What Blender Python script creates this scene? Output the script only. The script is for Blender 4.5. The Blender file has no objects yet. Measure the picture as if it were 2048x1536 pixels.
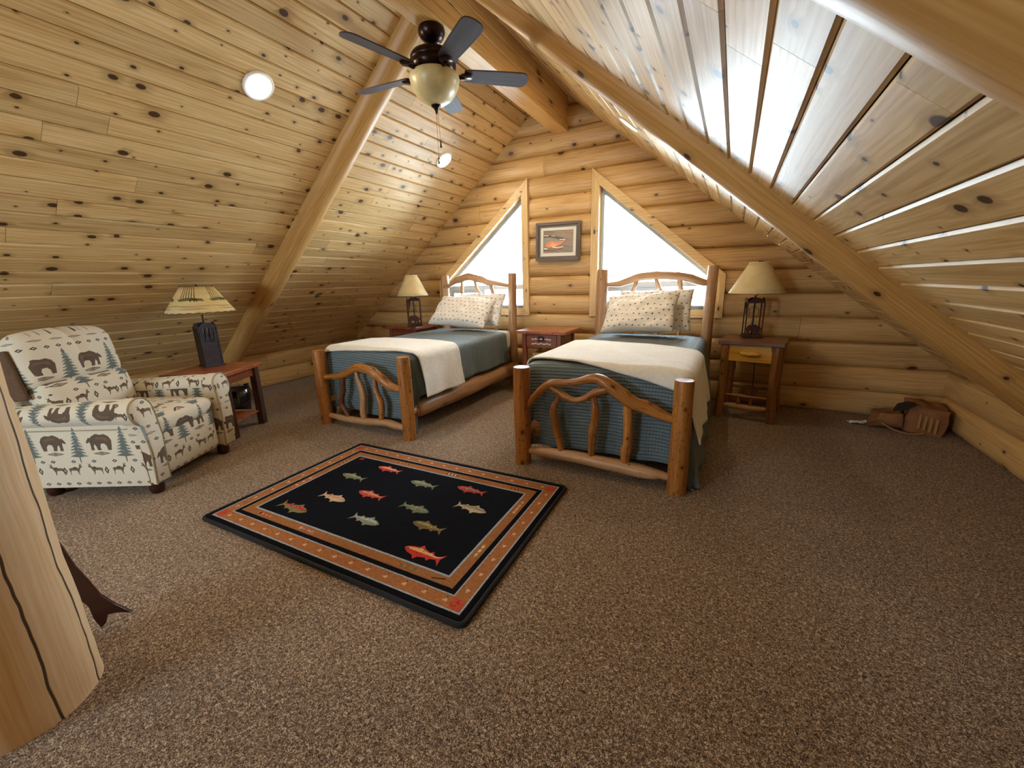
import bpy, bmesh, math, random
import numpy as np
from mathutils import Vector, Matrix, noise as mnoise

random.seed(7)
S = bpy.context.scene
COL = S.collection
pi = math.pi

# ------------------------------------------------------------------ camera, world, exposure
RW = ((0.88285788, 0.4689285, -0.02584627), (0.09217298, -0.22697353, -0.96952935), (-0.46050636, 0.85357429, -0.24360791))
# rows: camera right / down / forward in the room's axes (x along gable wall, y towards it, z up)
cam_d = bpy.data.cameras.new('camera')
cam = bpy.data.objects.new('camera', cam_d)
COL.objects.link(cam)
fw = Vector((RW[2][0], RW[2][1], -RW[2][2])) if False else Vector(RW[2])
m3 = Matrix((Vector(RW[0]), -Vector(RW[1]), -Vector(RW[2]))).transposed()
cam.matrix_world = Matrix.Translation((0, 0, 1.32)) @ m3.to_4x4()
cam_d.sensor_width = 36.0
cam_d.lens = 812 / 2048 * 36
cam_d.clip_start = 0.02
S.camera = cam

S.view_settings.view_transform = 'Standard'
S.view_settings.look = 'None'
S.view_settings.gamma = 1
S.view_settings.exposure = 1.3
S.view_settings.use_curve_mapping = False

W = bpy.data.worlds.new('overcast_sky')
S.world = W
W.use_nodes = True
wn = W.node_tree
bg = wn.nodes['Background']
bg.inputs['Color'].default_value = (0.68, 0.87, 1.0, 1)
bg.inputs['Strength'].default_value = 16.0

def portal(name, loc, sx, sy, rot):
    l = bpy.data.lights.new(name, 'AREA')
    l.shape = 'RECTANGLE'
    l.size, l.size_y = sx, sy
    l.cycles.is_portal = True
    o = bpy.data.objects.new(name, l)
    o.location, o.rotation_euler = loc, rot
    COL.objects.link(o)
LAMP_E = 105.0        # recessed lamp lens emission

# ------------------------------------------------------------------ helpers
def lin(h):
    if isinstance(h, str):
        c = [int(h[i:i + 2], 16) / 255 for i in (0, 2, 4)]
    else:
        c = [v / 255 for v in h]
    return tuple(v / 12.92 if v <= .04045 else ((v + .055) / 1.055) ** 2.4 for v in c) + (1.0,)

def empty(name, loc=(0, 0, 0), rz=0.0):
    o = bpy.data.objects.new(name, None)
    o.empty_display_size = .1
    o.location = loc
    o.rotation_euler = (0, 0, rz)
    COL.objects.link(o)
    return o

def tag(o, label=None, cat=None, group=None, kind=None):
    if label: o['label'] = label
    if cat: o['category'] = cat
    if group: o['group'] = group
    if kind: o['kind'] = kind
    return o

def thing(name, label, cat, loc=(0, 0, 0), rz=0.0, group=None):
    return tag(empty(name, loc, rz), label, cat, group)

class MB:
    """collects shapes into one mesh"""
    def __init__(s):
        s.v, s.f, s.uv = [], [], []
    def add(s, vs, fs, uvs=None):
        b = len(s.v)
        s.v += [tuple(p) for p in vs]
        for i, f in enumerate(fs):
            s.f.append([b + k for k in f])
            s.uv.append(uvs[i] if uvs else None)
        return s
    def box(s, c, size, M=None):
        x, y, z = [d / 2 for d in size]
        vs = [Vector((a * x, b * y, d * z)) for a in (-1, 1) for b in (-1, 1) for d in (-1, 1)]
        fs = [(0, 1, 3, 2), (4, 6, 7, 5), (0, 4, 5, 1), (2, 3, 7, 6), (0, 2, 6, 4), (1, 5, 7, 3)]
        L = max(range(3), key=lambda i: size[i])
        uvs = []
        for f in fs:
            P = [vs[i] for i in f]
            n = (P[1] - P[0]).cross(P[2] - P[0])
            ax = max(range(3), key=lambda i: abs(n[i]))
            others = [i for i in range(3) if i != ax]
            if L in others:
                a, b = L, [i for i in others if i != L][0]
            else:
                a, b = others
            off = .31 * ax
            uvs.append([(p[a] + off, p[b] + off * 1.7) for p in P])
        if M is not None: vs = [M @ p for p in vs]
        c = Vector(c)
        return s.add([p + c for p in vs], fs, uvs)
    def rbox(s, c, size, r, n=10, bulge=(0, 0, 0), M=None, us=1.0, vs_=1.0, uo=(0, 0), fn=None):
        """rounded cushion-like box, uv in metres (box projection)"""
        h = [d / 2 for d in size]
        c = Vector(c)
        for ax in range(3):
            for sg in (-1, 1):
                a, b = [(1, 2), (2, 0), (0, 1)][ax]
                vs, uvp = [], []
                for i in range(n + 1):
                    for j in range(n + 1):
                        u, w = -1 + 2 * i / n, -1 + 2 * j / n
                        u, w = math.sin(u * pi / 2) * .35 + u * .65, math.sin(w * pi / 2) * .35 + w * .65
                        p = [0, 0, 0]
                        p[ax], p[a], p[b] = sg * h[ax], u * h[a], w * h[b]
                        q = [max(-(h[k] - r), min(h[k] - r, p[k])) for k in range(3)]
                        d = Vector(p) - Vector(q)
                        if d.length > 1e-9: d = d.normalized() * r
                        P = Vector(q) + d
                        for k in range(3):
                            o1, o2 = [x for x in range(3) if x != k]
                            g = max(0, 1 - (P[o1] / h[o1]) ** 2) * max(0, 1 - (P[o2] / h[o2]) ** 2)
                            P[k] += math.copysign(bulge[k] * g * min(1, abs(P[k]) / h[k]), P[k])
                        if fn: P = fn(P)
                        vs.append(P)
                        Q = P + c
                        if ax == 0: t = (Q.y, Q.z)
                        elif ax == 1: t = (Q.x, Q.z)
                        else: t = (Q.y, Q.z + (Q.x - c.x))
                        uvp.append((t[0] * us + uo[0], t[1] * vs_ + uo[1]))
                fs, uv = [], []
                for i in range(n):
                    for j in range(n):
                        k = i * (n + 1) + j
                        f = (k, k + n + 1, k + n + 2, k + 1)
                        if sg < 0: f = f[::-1]
                        fs.append(f)
                        uv.append([uvp[x] for x in f])
                if M is not None: vs = [M @ p for p in vs]
                s.add([p + c for p in vs], fs, uv)
        return s
    def tube(s, path, radii, n=14, sub=4, wob=0.0, seed=0.0, caps=True, closed=False, flat=None, knob=0.0):
        P = [Vector(p) for p in path]
        R = list(radii) if hasattr(radii, '__len__') else [radii] * len(P)
        pts, rad = [], []
        N = len(P)
        segs = N if closed else N - 1
        for i in range(segs):
            g = (lambda k: k % N) if closed else (lambda k: max(0, min(N - 1, k)))
            a, b, c, d = P[g(i - 1)], P[i], P[g(i + 1)], P[g(i + 2)]
            for k in range(sub):
                t = k / sub
                pts.append(.5 * ((2 * b) + (c - a) * t + (2 * a - 5 * b + 4 * c - d) * t * t + (3 * b - a - 3 * c + d) * t ** 3))
                rad.append(R[i] * (1 - t) + R[g(i + 1)] * t)
        if not closed:
            pts.append(P[-1]); rad.append(R[-1])
        m = len(pts)
        T = []
        for i in range(m):
            if closed: t = pts[(i + 1) % m] - pts[i - 1]
            else: t = pts[min(m - 1, i + 1)] - pts[max(0, i - 1)]
            T.append(t.normalized())
        ref = Vector((1, 0, 0)) if abs(T[0].z) > .8 else Vector((0, 0, 1))
        nrm = (ref - T[0] * ref.dot(T[0])).normalized()
        vs, L, acc = [], [], 0.0
        for i in range(m):
            nrm = (nrm - T[i] * nrm.dot(T[i])).normalized()
            bi = T[i].cross(nrm)
            if i: acc += (pts[i] - pts[i - 1]).length
            L.append(acc)
            for j in range(n):
                a = 2 * pi * j / n
                d = nrm * math.cos(a) + bi * math.sin(a)
                r = rad[i]
                if wob:
                    q = Vector((math.cos(a) * 1.3 + seed * 3.1, math.sin(a) * 1.3 + seed, acc * 5 + seed * 7))
                    r *= 1 + wob * mnoise.noise(q) + wob * .5 * mnoise.noise(q * 2.7)
                if knob:
                    k = mnoise.noise(Vector((math.cos(a) * .9 + seed, math.sin(a) * .9 - seed, acc * 14 + seed * 3)))
                    r *= 1 + knob * max(0, k - .25) * 2
                vs.append(pts[i] + d * r)
        fs, uv = [], []
        rr = max(R)
        for i in range(m if closed else m - 1):
            i2 = (i + 1) % m
            l2 = L[i2] if i2 else acc + (pts[0] - pts[-1]).length
            for j in range(n):
                j2 = (j + 1) % n
                fs.append((i * n + j, i * n + j2, i2 * n + j2, i2 * n + j))
                v1, v2 = 2 * pi * j / n * rr, 2 * pi * (j + 1) / n * rr
                uv.append([(L[i], v1), (L[i], v2), (l2, v2), (l2, v1)])
        if caps and not closed:
            for i, flip in ((0, True), (m - 1, False)):
                f = [i * n + j for j in range(n)]
                if flip: f = f[::-1]
                fs.append(f)
                uv.append([(L[i] + .02 * math.cos(2 * pi * k / n), .3 + .02 * math.sin(2 * pi * k / n)) for k in f])
        return s.add(vs, fs, uv)
    def lathe(s, prof, n=32, c=(0, 0, 0), M=None):
        c = Vector(c)
        vs, fs = [], []
        for r, z in prof:
            for j in range(n):
                a = 2 * pi * j / n
                p = Vector((r * math.cos(a), r * math.sin(a), z))
                if M is not None: p = M @ p
                vs.append(p + c)
        for i in range(len(prof) - 1):
            for j in range(n):
                j2 = (j + 1) % n
                fs.append((i * n + j, i * n + j2, (i + 1) * n + j2, (i + 1) * n + j))
        uv = [[(j / n, prof[i][1]), ((j + 1) / n, prof[i][1]), ((j + 1) / n, prof[i + 1][1]), (j / n, prof[i + 1][1])] for i in range(len(prof) - 1) for j in range(n)]
        if prof[0][0] > 1e-6:
            fs.append([j for j in range(n)][::-1]); uv.append(None)
        if prof[-1][0] > 1e-6:
            fs.append([(len(prof) - 1) * n + j for j in range(n)]); uv.append(None)
        return s.add(vs, fs, uv)
    def prism(s, poly, t0, t1, fr=None):
        """polygon (a,b) extruded from t0 to t1; fr maps (a,b,t) to a point"""
        fr = fr or (lambda a, b, t: (a, t, b))
        n = len(poly)
        vs = [Vector(fr(a, b, t0)) for a, b in poly] + [Vector(fr(a, b, t1)) for a, b in poly]
        fs = [list(range(n))[::-1], list(range(n, 2 * n))]
        dx = max(p[0] for p in poly) - min(p[0] for p in poly)
        dy = max(p[1] for p in poly) - min(p[1] for p in poly)
        q = (lambda a, b: (a, b)) if dx >= dy else (lambda a, b: (b, a))
        uv = [[q(*poly[i]) for i in range(n)][::-1], [q(*poly[i]) for i in range(n)]]
        for i in range(n):
            j = (i + 1) % n
            fs.append((i, j, n + j, n + i))
            d = math.hypot(poly[j][0] - poly[i][0], poly[j][1] - poly[i][1])
            uv.append([(.7, t0), (.7 + d, t0), (.7 + d, t1), (.7, t1)])
        return s.add(vs, fs, uv)
    def grid(s, fn, nu, nv, uvfn=None):
        vs = [Vector(fn(i / nu, j / nv)) for i in range(nu + 1) for j in range(nv + 1)]
        fs, uv = [], []
        for i in range(nu):
            for j in range(nv):
                k = i * (nv + 1) + j
                fs.append((k, k + nv + 1, k + nv + 2, k + 1))
                q = [(i / nu, j / nv), ((i + 1) / nu, j / nv), ((i + 1) / nu, (j + 1) / nv), (i / nu, (j + 1) / nv)]
                uv.append([uvfn(*t) if uvfn else t for t in q])
        return s.add(vs, fs, uv)
    def build(s, name, mat, parent=None, smooth=False, bevel=0.0, angle=38, loc=None, solid=0.0, weld=False, recalc=True):
        me = bpy.data.meshes.new(name)
        me.from_pydata(s.v, [], s.f)
        ul = me.uv_layers.new(name='UVMap')
        flat = []
        for i, f in enumerate(s.f):
            u = s.uv[i]
            if u is None: u = [(s.v[k][0] + .3 * s.v[k][1], s.v[k][2] + .3 * s.v[k][1]) for k in f]
            for t in u: flat += [t[0], t[1]]
        ul.data.foreach_set('uv', flat)
        if weld or recalc:
            bm = bmesh.new(); bm.from_mesh(me)
            if weld: bmesh.ops.remove_doubles(bm, verts=bm.verts, dist=1e-5)
            if recalc: bmesh.ops.recalc_face_normals(bm, faces=bm.faces)
            bm.to_mesh(me); bm.free()
        if smooth:
            me.shade_smooth()
            if angle < 180: me.set_sharp_from_angle(angle=math.radians(angle))
        me.materials.append(mat)
        o = bpy.data.objects.new(name, me)
        if parent: o.parent = parent
        if loc: o.location = loc
        COL.objects.link(o)
        if solid:
            md = o.modifiers.new('thickness', 'SOLIDIFY'); md.thickness = solid; md.offset = 0
        if bevel:
            md = o.modifiers.new('edge', 'BEVEL'); md.width = bevel; md.segments = 2; md.limit_method = 'ANGLE'; md.angle_limit = math.radians(35)
        return o

# ------------------------------------------------------------------ materials
class NT:
    def __init__(s, name):
        s.m = bpy.data.materials.new(name)
        s.m.use_nodes = True
        s.t = s.m.node_tree
        s.b = s.t.nodes['Principled BSDF']
    def n(s, typ, **kw):
        x = s.t.nodes.new(typ)
        for k, v in kw.items():
            if k.startswith('i_'): x.inputs[int(k[2:])].default_value = v
            else: setattr(x, k, v)
        return x
    def l(s, a, b): s.t.links.new(a, b)
    def math(s, op, a, b=None, clamp=False):
        x = s.n('ShaderNodeMath', operation=op, use_clamp=clamp)
        for i, q in enumerate((a, b)):
            if q is None: continue
            if isinstance(q, (int, float)): x.inputs[i].default_value = q
            else: s.l(q, x.inputs[i])
        return x.outputs[0]
    def ramp(s, fac, stops):
        r = s.n('ShaderNodeValToRGB')
        e = r.color_ramp.elements
        while len(e) < len(stops): e.new(.5)
        for i, (p, c) in enumerate(stops):
            e[i].position = p; e[i].color = c
        s.l(fac, r.inputs[0])
        return r.outputs[0]
    def mix(s, fac, a, b, blend='MIX'):
        x = s.n('ShaderNodeMix', data_type='RGBA', blend_type=blend)
        for sock, q in ((x.inputs[0], fac), (x.inputs[6], a), (x.inputs[7], b)):
            if isinstance(q, (int, float)): sock.default_value = q
            elif isinstance(q, tuple): sock.default_value = q
            else: s.l(q, sock)
        return x.outputs[2]
    def step(s, v, a, b):
        x = s.n('ShaderNodeMapRange', interpolation_type='SMOOTHSTEP')
        s.l(v, x.inputs[0]); x.inputs[1].default_value = a; x.inputs[2].default_value = b
        return x.outputs[0]
    def bump(s, h, strength, dist=.01):
        x = s.n('ShaderNodeBump'); x.inputs['Strength'].default_value = strength; x.inputs['Distance'].default_value = dist
        s.l(h, x.inputs['Height']); s.l(x.outputs[0], s.b.inputs['Normal'])
    def noise(s, vec, scale, detail=3, rough=.55, dist=0.0, dim='3D'):
        x = s.n('ShaderNodeTexNoise', noise_dimensions=dim)
        x.inputs['Scale'].default_value = scale; x.inputs['Detail'].default_value = detail
        x.inputs['Roughness'].default_value = rough; x.inputs['Distortion'].default_value = dist
        if vec is not None: s.l(vec, x.inputs['Vector'])
        return x.outputs[0]
    def comb(s, a, b, c):
        x = s.n('ShaderNodeCombineXYZ')
        for i, q in enumerate((a, b, c)):
            if isinstance(q, (int, float)): x.inputs[i].default_value = q
            else: s.l(q, x.inputs[i])
        return x.outputs[0]

def plain(name, col, rough=.6, metal=0.0, spec=.5, nscale=0, namt=.15, bump=0.0):
    t = NT(name)
    c = lin(col)
    t.b.inputs['Base Color'].default_value = c
    t.b.inputs['Roughness'].default_value = rough
    t.b.inputs['Metallic'].default_value = metal
    t.b.inputs['Specular IOR Level'].default_value = spec
    if nscale:
        co = t.n('ShaderNodeTexCoord').outputs['Object']
        f = t.noise(co, nscale, 4)
        d = tuple(v * (1 - namt * 2) for v in c[:3]) + (1,)
        e = tuple(min(1, v * (1 + namt)) for v in c[:3]) + (1,)
        t.l(t.ramp(f, [(.3, d), (.7, e)]), t.b.inputs['Base Color'])
        if bump: t.bump(f, bump, .005)
    return t.m

def wood(name, light, mid, dark, knot='3a1d0e', knots=.5, ku=.2, kv=.12, ksize=.085, rough=.38, streak=.5, rings=1.0, vary=.25, bump=.12, cracks=(), spots=0.0, spec=.5, coat=0.0):
    t = NT(name)
    uv = t.n('ShaderNodeUVMap'); uv.uv_map = 'UVMap'
    sep = t.n('ShaderNodeSeparateXYZ'); t.l(uv.outputs[0], sep.inputs[0])
    u, v = sep.outputs[0], sep.outputs[1]
    rnd = t.n('ShaderNodeObjectInfo').outputs['Random']
    r1 = t.math('MULTIPLY', rnd, 53.0)
    r2 = t.math('FRACT', t.math('MULTIPLY', rnd, 17.37))
    # knots
    kx = t.math('ADD', t.math('DIVIDE', u, ku), t.math('MULTIPLY', rnd, 91.0))
    ky = t.math('ADD', t.math('DIVIDE', v, kv), t.math('MULTIPLY', rnd, 37.0))
    kvec = t.comb(kx, ky, 0.0)
    vo = t.n('ShaderNodeTexVoronoi', voronoi_dimensions='2D', feature='F1')
    vo.inputs['Scale'].default_value = 1.0
    vo.inputs['Randomness'].default_value = .95
    nz = t.noise(kvec, 3.0, 2)
    t.l(kvec, vo.inputs['Vector'])
    d = t.math('ADD', vo.outputs['Distance'], t.math('MULTIPLY', t.math('SUBTRACT', nz, .5), .06))
    cs = t.n('ShaderNodeSeparateColor'); t.l(vo.outputs['Color'], cs.inputs[0])
    has = t.math('LESS_THAN', cs.outputs[0], knots)
    kr = t.math('ADD', t.math('MULTIPLY', t.math('POWER', cs.outputs[1], 2.2), ksize * 1.7), ksize * .38)
    rel = t.math('DIVIDE', d, kr)
    core = t.math('MULTIPLY', t.math('SUBTRACT', 1.0, t.step(rel, .75, 1.1)), has)
    halo = t.math('MULTIPLY', t.math('SUBTRACT', 1.0, t.step(rel, .9, 3.2)), has)
    # grain bends round the knots
    vb = t.math('ADD', v, t.math('MULTIPLY', halo, .012))
    big = t.noise(t.comb(t.math('MULTIPLY', u, .9), t.math('MULTIPLY', vb, 9.0), r1), 1.0, 3, .55, .4)
    fine = t.noise(t.comb(t.math('MULTIPLY', u, 3.0), t.math('MULTIPLY', vb, 110.0), r1), 1.0, 3, .6)
    wv = t.math('SINE', t.math('MULTIPLY', t.math('ADD', t.math('MULTIPLY', vb, 260.0 * rings), t.math('MULTIPLY', big, 34.0)), 1.0))
    g = t.math('ADD', t.math('MULTIPLY', fine, .55), t.math('ADD', t.math('MULTIPLY', wv, .055 * rings), t.math('MULTIPLY', big, .45)))
    col = t.ramp(g, [(.24, lin(dark)), (.45, lin(mid)), (.64, lin(light))])
    st = t.noise(t.comb(t.math('MULTIPLY', u, .7), t.math('MULTIPLY', vb, 16.0), t.math('ADD', r1, 9.0)), 1.0, 2, .5, .6)
    col = t.mix(t.math('MULTIPLY', t.step(st, .56, .74), streak), col, lin(dark))
    # each piece its own shade
    bc = t.n('ShaderNodeBrightContrast')
    t.l(col, bc.inputs[0])
    hs = t.n('ShaderNodeHueSaturation')
    t.l(t.math('ADD', 1 - vary / 2, t.math('MULTIPLY', r2, vary)), hs.inputs['Value'])
    t.l(col, hs.inputs['Color'])
    col = hs.outputs[0]
    dk = lin(knot)
    col = t.mix(t.math('MULTIPLY', halo, .42), col, tuple(a * .5 + b * .5 for a, b in zip(lin(dark), dk)))
    col = t.mix(t.math('MULTIPLY', core, .92), col, dk)
    hgt = t.math('ADD', t.math('MULTIPLY', fine, .5), t.math('MULTIPLY', big, .5))
    if spots:
        sp = t.noise(t.comb(t.math('MULTIPLY', u, 28.0), t.math('MULTIPLY', v, 70.0), r1), 1.0, 2)
        sm = t.math('MULTIPLY', t.step(sp, .62, .7), spots)
        col = t.mix(sm, col, dk)
    for (v0, u0, u1, wd) in cracks:
        wob = t.noise(t.comb(t.math('MULTIPLY', u, 2.2), v0 * 13.0, 0.0), 1.0, 3)
        dd = t.math('ABSOLUTE', t.math('ADD', t.math('SUBTRACT', v, v0), t.math('MULTIPLY', t.math('SUBTRACT', wob, .5), .06)))
        cm = t.math('SUBTRACT', 1.0, t.step(dd, wd * .5, wd))
        cm = t.math('MULTIPLY', cm, t.math('MULTIPLY', t.step(u, u0, u0 + .05), t.math('SUBTRACT', 1.0, t.step(u, u1 - .1, u1))))
        col = t.mix(t.math('MULTIPLY', cm, .93), col, lin('2a1208'))
        hgt = t.math('SUBTRACT', hgt, t.math('MULTIPLY', cm, 2.0))
    t.l(col, t.b.inputs['Base Color'])
    t.b.inputs['Roughness'].default_value = rough
    t.b.inputs['Specular IOR Level'].default_value = spec
    if coat:
        t.b.inputs['Coat Weight'].default_value = coat
        t.b.inputs['Coat Roughness'].default_value = .3
    t.bump(hgt, bump, .004)
    return t.m

M = {}
M['plank'] = wood('pine_plank', 'e0c08b', 'd0aa70', 'ae8349', knots=.66, ku=.19, kv=.125, ksize=.085, rough=.43, streak=.6, vary=.24, spec=.28)
M['log'] = wood('pine_log', 'd8b47c', 'c9a066', 'a27742', knots=.34, ku=.26, kv=.16, ksize=.075, rough=.42, streak=.6, vary=.18)
M['rafter'] = wood('peeled_rafter_log', 'd2a668', 'c29352', 'a6773a', knots=.25, ku=.4, kv=.3, ksize=.06, rough=.42, streak=.3, vary=.05)
M['beam'] = wood('beam_board', 'dab272', 'cc9e5c', 'a27036', knots=.12, ku=.4, kv=.2, rough=.42, streak=.5, vary=.2)
M['casing'] = wood('casing_board', 'e2c48f', 'd2b078', 'b0864e', knots=.3, ku=.2, kv=.08, ksize=.07, rough=.42, streak=.3, vary=.1)
M['post'] = wood('post_log', 'ecd2ad', 'e2c093', 'cb9a64', rings=.5, knots=.16, ku=.33, kv=.3, ksize=.07, rough=.45, streak=.3, vary=0, bump=.25, cracks=((.185, -.1, 2.95, .006), (.045, -.1, 1.15, .005)))
M['bedlog'] = wood('amber_bed_log', 'be823e', '9c6228', '653a13', knot='3b1a08', knots=.3, ku=.12, kv=.09, ksize=.08, rough=.36, streak=.75, rings=.4, vary=.14, spots=.85, bump=.45)
M['bedlog_pale'] = wood('pale_bed_log', 'c69c72', 'a67c56', '74502f', knot='4a2814', knots=.2, ku=.2, kv=.12, ksize=.07, rough=.4, streak=.5, rings=.4, vary=.1, spots=.35, bump=.3)
M['bark'] = wood('dark_branch', '7a4a2a', '5e3418', '331809', knot='1f0d05', knots=.3, ku=.08, kv=.05, rough=.5, streak=.6, rings=.5, vary=.3, spots=.5, bump=.5)
M['red_wood'] = wood('reddish_wood', '9a5434', '7d3d24', '552414', knot='2f120a', knots=.12, ku=.2, kv=.1, rough=.3, streak=.5, vary=.2, coat=.3)
M['red_top'] = wood('orange_table_top', 'b4683a', '9a5029', '6d3317', knot='3a170b', knots=.1, ku=.2, kv=.1, rough=.28, streak=.5, vary=.1, coat=.4)
M['dark_wood'] = wood('dark_leg_wood', '54382c', '432a20', '2a1812', knots=.1, rough=.4, streak=.4, vary=.15)
M['nslog'] = wood('rustic_leg_log', 'a8743c', '84562a', '4c2c14', knot='2a1206', knots=.35, ku=.1, kv=.07, ksize=.09, rough=.4, streak=.7, rings=.4, vary=.15, spots=.6, bump=.4)
M['slab'] = wood('brown_slab_top', '8a5c3a', '6f4629', '482a17', knots=.2, ku=.15, kv=.1, rough=.35, streak=.6, vary=.1)
M['pine_drawer'] = wood('yellow_pine_drawer', 'e8b95c', 'daa648', 'b98430', knots=.1, rough=.4, streak=.2, vary=0)
M['blade'] = wood('dark_fan_blade', '4e4244', '403538', '2b2326', knots=0, rough=.62, streak=.4, vary=.1, spec=.35)
M['iron'] = plain('dark_iron', '35211c', .5, .5, nscale=30)
M['bronze'] = plain('oil_rubbed_bronze', '2c1a16', .28, .75, nscale=8)
M['brown_metal'] = plain('brown_cutout_metal', '4a2a22', .55, .35, nscale=25)
M['blue_metal'] = plain('slate_lamp_metal', '4a4a58', .5, .3, nscale=25)
M['brass'] = plain('brass', 'b08d4c', .3, .9)
M['vinyl'] = plain('white_vinyl', 'b4bcc2', .45)
M['white'] = plain('white_trim', 'f2eee6', .5)
M['shadow'] = plain('painted_shade', '2a1a10', .9)  # flat dark colour standing in for shade inside the bag
M['backing'] = plain('wood_backing', '6a4424', .8)
M['shade'] = plain('cream_lampshade', 'dcc795', .7, nscale=9, namt=.06)
M['shade_white'] = plain('pale_shade_edge', 'efe6cf', .7)
M['bowl'] = plain('alabaster_bowl', 'cfc08e', .35, nscale=14, namt=.12)
M['sheet'] = plain('white_sheet', 'ece8e2', .85, nscale=60, namt=.02, bump=.1)
M['boxspring'] = plain('grey_box_spring', '6d655e', .9, nscale=80, namt=.1, bump=.2)
M['paper'] = plain('brown_paper', '8c5c34', .75, nscale=12, namt=.15, bump=.3)
M['paper_light'] = plain('light_kraft_strip', 'a87c48', .75)
M['tissue'] = plain('white_tissue', 'ded8d0', .8)
M['black'] = plain('black_iron', '1d191a', .45, .3)
M['bun'] = plain('mahogany_foot', '3a1710', .3, nscale=12)
M['basket'] = plain('dark_waste_bin', '2a2022', .5)
M['piping'] = plain('beige_piping', 'a08f70', .8)
M['wing'] = plain('brown_wing_lining', '5f4630', .85, nscale=90)

def emit(name, col, strength):
    t = NT(name)
    t.b.inputs['Base Color'].default_value = (1, 1, 1, 1)
    t.b.inputs['Emission Color'].default_value = col
    t.b.inputs['Emission Strength'].default_value = strength
    return t.m
M['lens'] = emit('lit_lamp_lens', (1.0, .84, .62, 1), LAMP_E)

def glass(name, tint=(1, 1, 1, 1), gloss=1.0):
    t = NT(name)
    t.t.nodes.remove(t.b)
    tr = t.n('ShaderNodeBsdfTransparent'); tr.inputs[0].default_value = tint
    gl = t.n('ShaderNodeBsdfGlossy'); gl.inputs['Roughness'].default_value = .03
    fr = t.n('ShaderNodeFresnel'); fr.inputs['IOR'].default_value = 1.45
    mx = t.n('ShaderNodeMixShader')
    t.l(t.math('MULTIPLY', fr.outputs[0], gloss), mx.inputs[0]); t.l(tr.outputs[0], mx.inputs[1]); t.l(gl.outputs[0], mx.inputs[2])
    t.l(mx.outputs[0], t.t.nodes['Material Output'].inputs[0])
    return t.m
M['glass'] = glass('window_glass')
M['liner'] = glass('clear_plastic', (.75, .78, .82, 1), 3.0)

def carpet():
    t = NT('brown_carpet')
    co = t.n('ShaderNodeTexCoord').outputs['Object']
    a = t.noise(co, 105, 3, .8, 1.2)
    b = t.noise(co, 300, 2, .6)
    c = t.noise(co, 1.7, 3)
    s = t.math('ADD', t.math('MULTIPLY', a, .62), t.math('MULTIPLY', b, .38))
    col = t.ramp(s, [(.39, lin('20160f')), (.46, lin('664d3b')), (.525, lin('967a62')), (.59, lin('ecd8bf'))])
    hs = t.n('ShaderNodeHueSaturation')
    t.l(t.math('ADD', .86, t.math('MULTIPLY', c, .28)), hs.inputs['Value']); t.l(col, hs.inputs['Color'])
    t.l(hs.outputs[0], t.b.inputs['Base Color'])
    t.b.inputs['Roughness'].default_value = .95
    t.b.inputs['Specular IOR Level'].default_value = .1
    t.b.inputs['Sheen Weight'].default_value = .15
    t.bump(s, .9, .012)
    return t.m
M['carpet'] = carpet()

def quilt_mat(name, col, dark):
    t = NT(name)
    uv = t.n('ShaderNodeUVMap'); uv.uv_map = 'UVMap'
    sep = t.n('ShaderNodeSeparateXYZ'); t.l(uv.outputs[0], sep.inputs[0])
    ch = t.math('ABSOLUTE', t.math('SINE', t.math('MULTIPLY', sep.outputs[1], pi / .024)))
    cw = t.math('ABSOLUTE', t.math('SINE', t.math('MULTIPLY', sep.outputs[0], pi / .02)))
    h = t.math('ADD', t.math('POWER', ch, .5), t.math('MULTIPLY', t.math('POWER', cw, .5), .35))
    n = t.noise(uv.outputs[0], 9, 4)
    f = t.math('ADD', t.math('MULTIPLY', h, .6), t.math('MULTIPLY', n, .3))
    t.l(t.ramp(f, [(.25, lin(dark)), (.8, lin(col))]), t.b.inputs['Base Color'])
    t.b.inputs['Roughness'].default_value = .6
    t.b.inputs['Sheen Weight'].default_value = .15
    t.bump(t.math('ADD', h, t.math('MULTIPLY', n, .6)), .8, .008)
    return t.m
M['quilt'] = quilt_mat('teal_grey_quilt', '64757d', '414d52')

def cloth_mat(name, col, dark, sc=40):
    t = NT(name)
    uv = t.n('ShaderNodeUVMap'); uv.uv_map = 'UVMap'
    n = t.noise(uv.outputs[0], sc, 5, .7)
    n2 = t.noise(uv.outputs[0], 3.5, 3)
    t.l(t.ramp(t.math('ADD', t.math('MULTIPLY', n, .6), t.math('MULTIPLY', n2, .4)), [(.35, lin(dark)), (.6, lin(col))]), t.b.inputs['Base Color'])
    t.b.inputs['Roughness'].default_value = .9
    t.b.inputs['Sheen Weight'].default_value = .3
    t.bump(t.math('ADD', t.math('MULTIPLY', n, .35), n2), .5, .02)
    return t.m
M['throw'] = cloth_mat('cream_fleece', 'ece8e0', 'dcd5c8')

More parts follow.
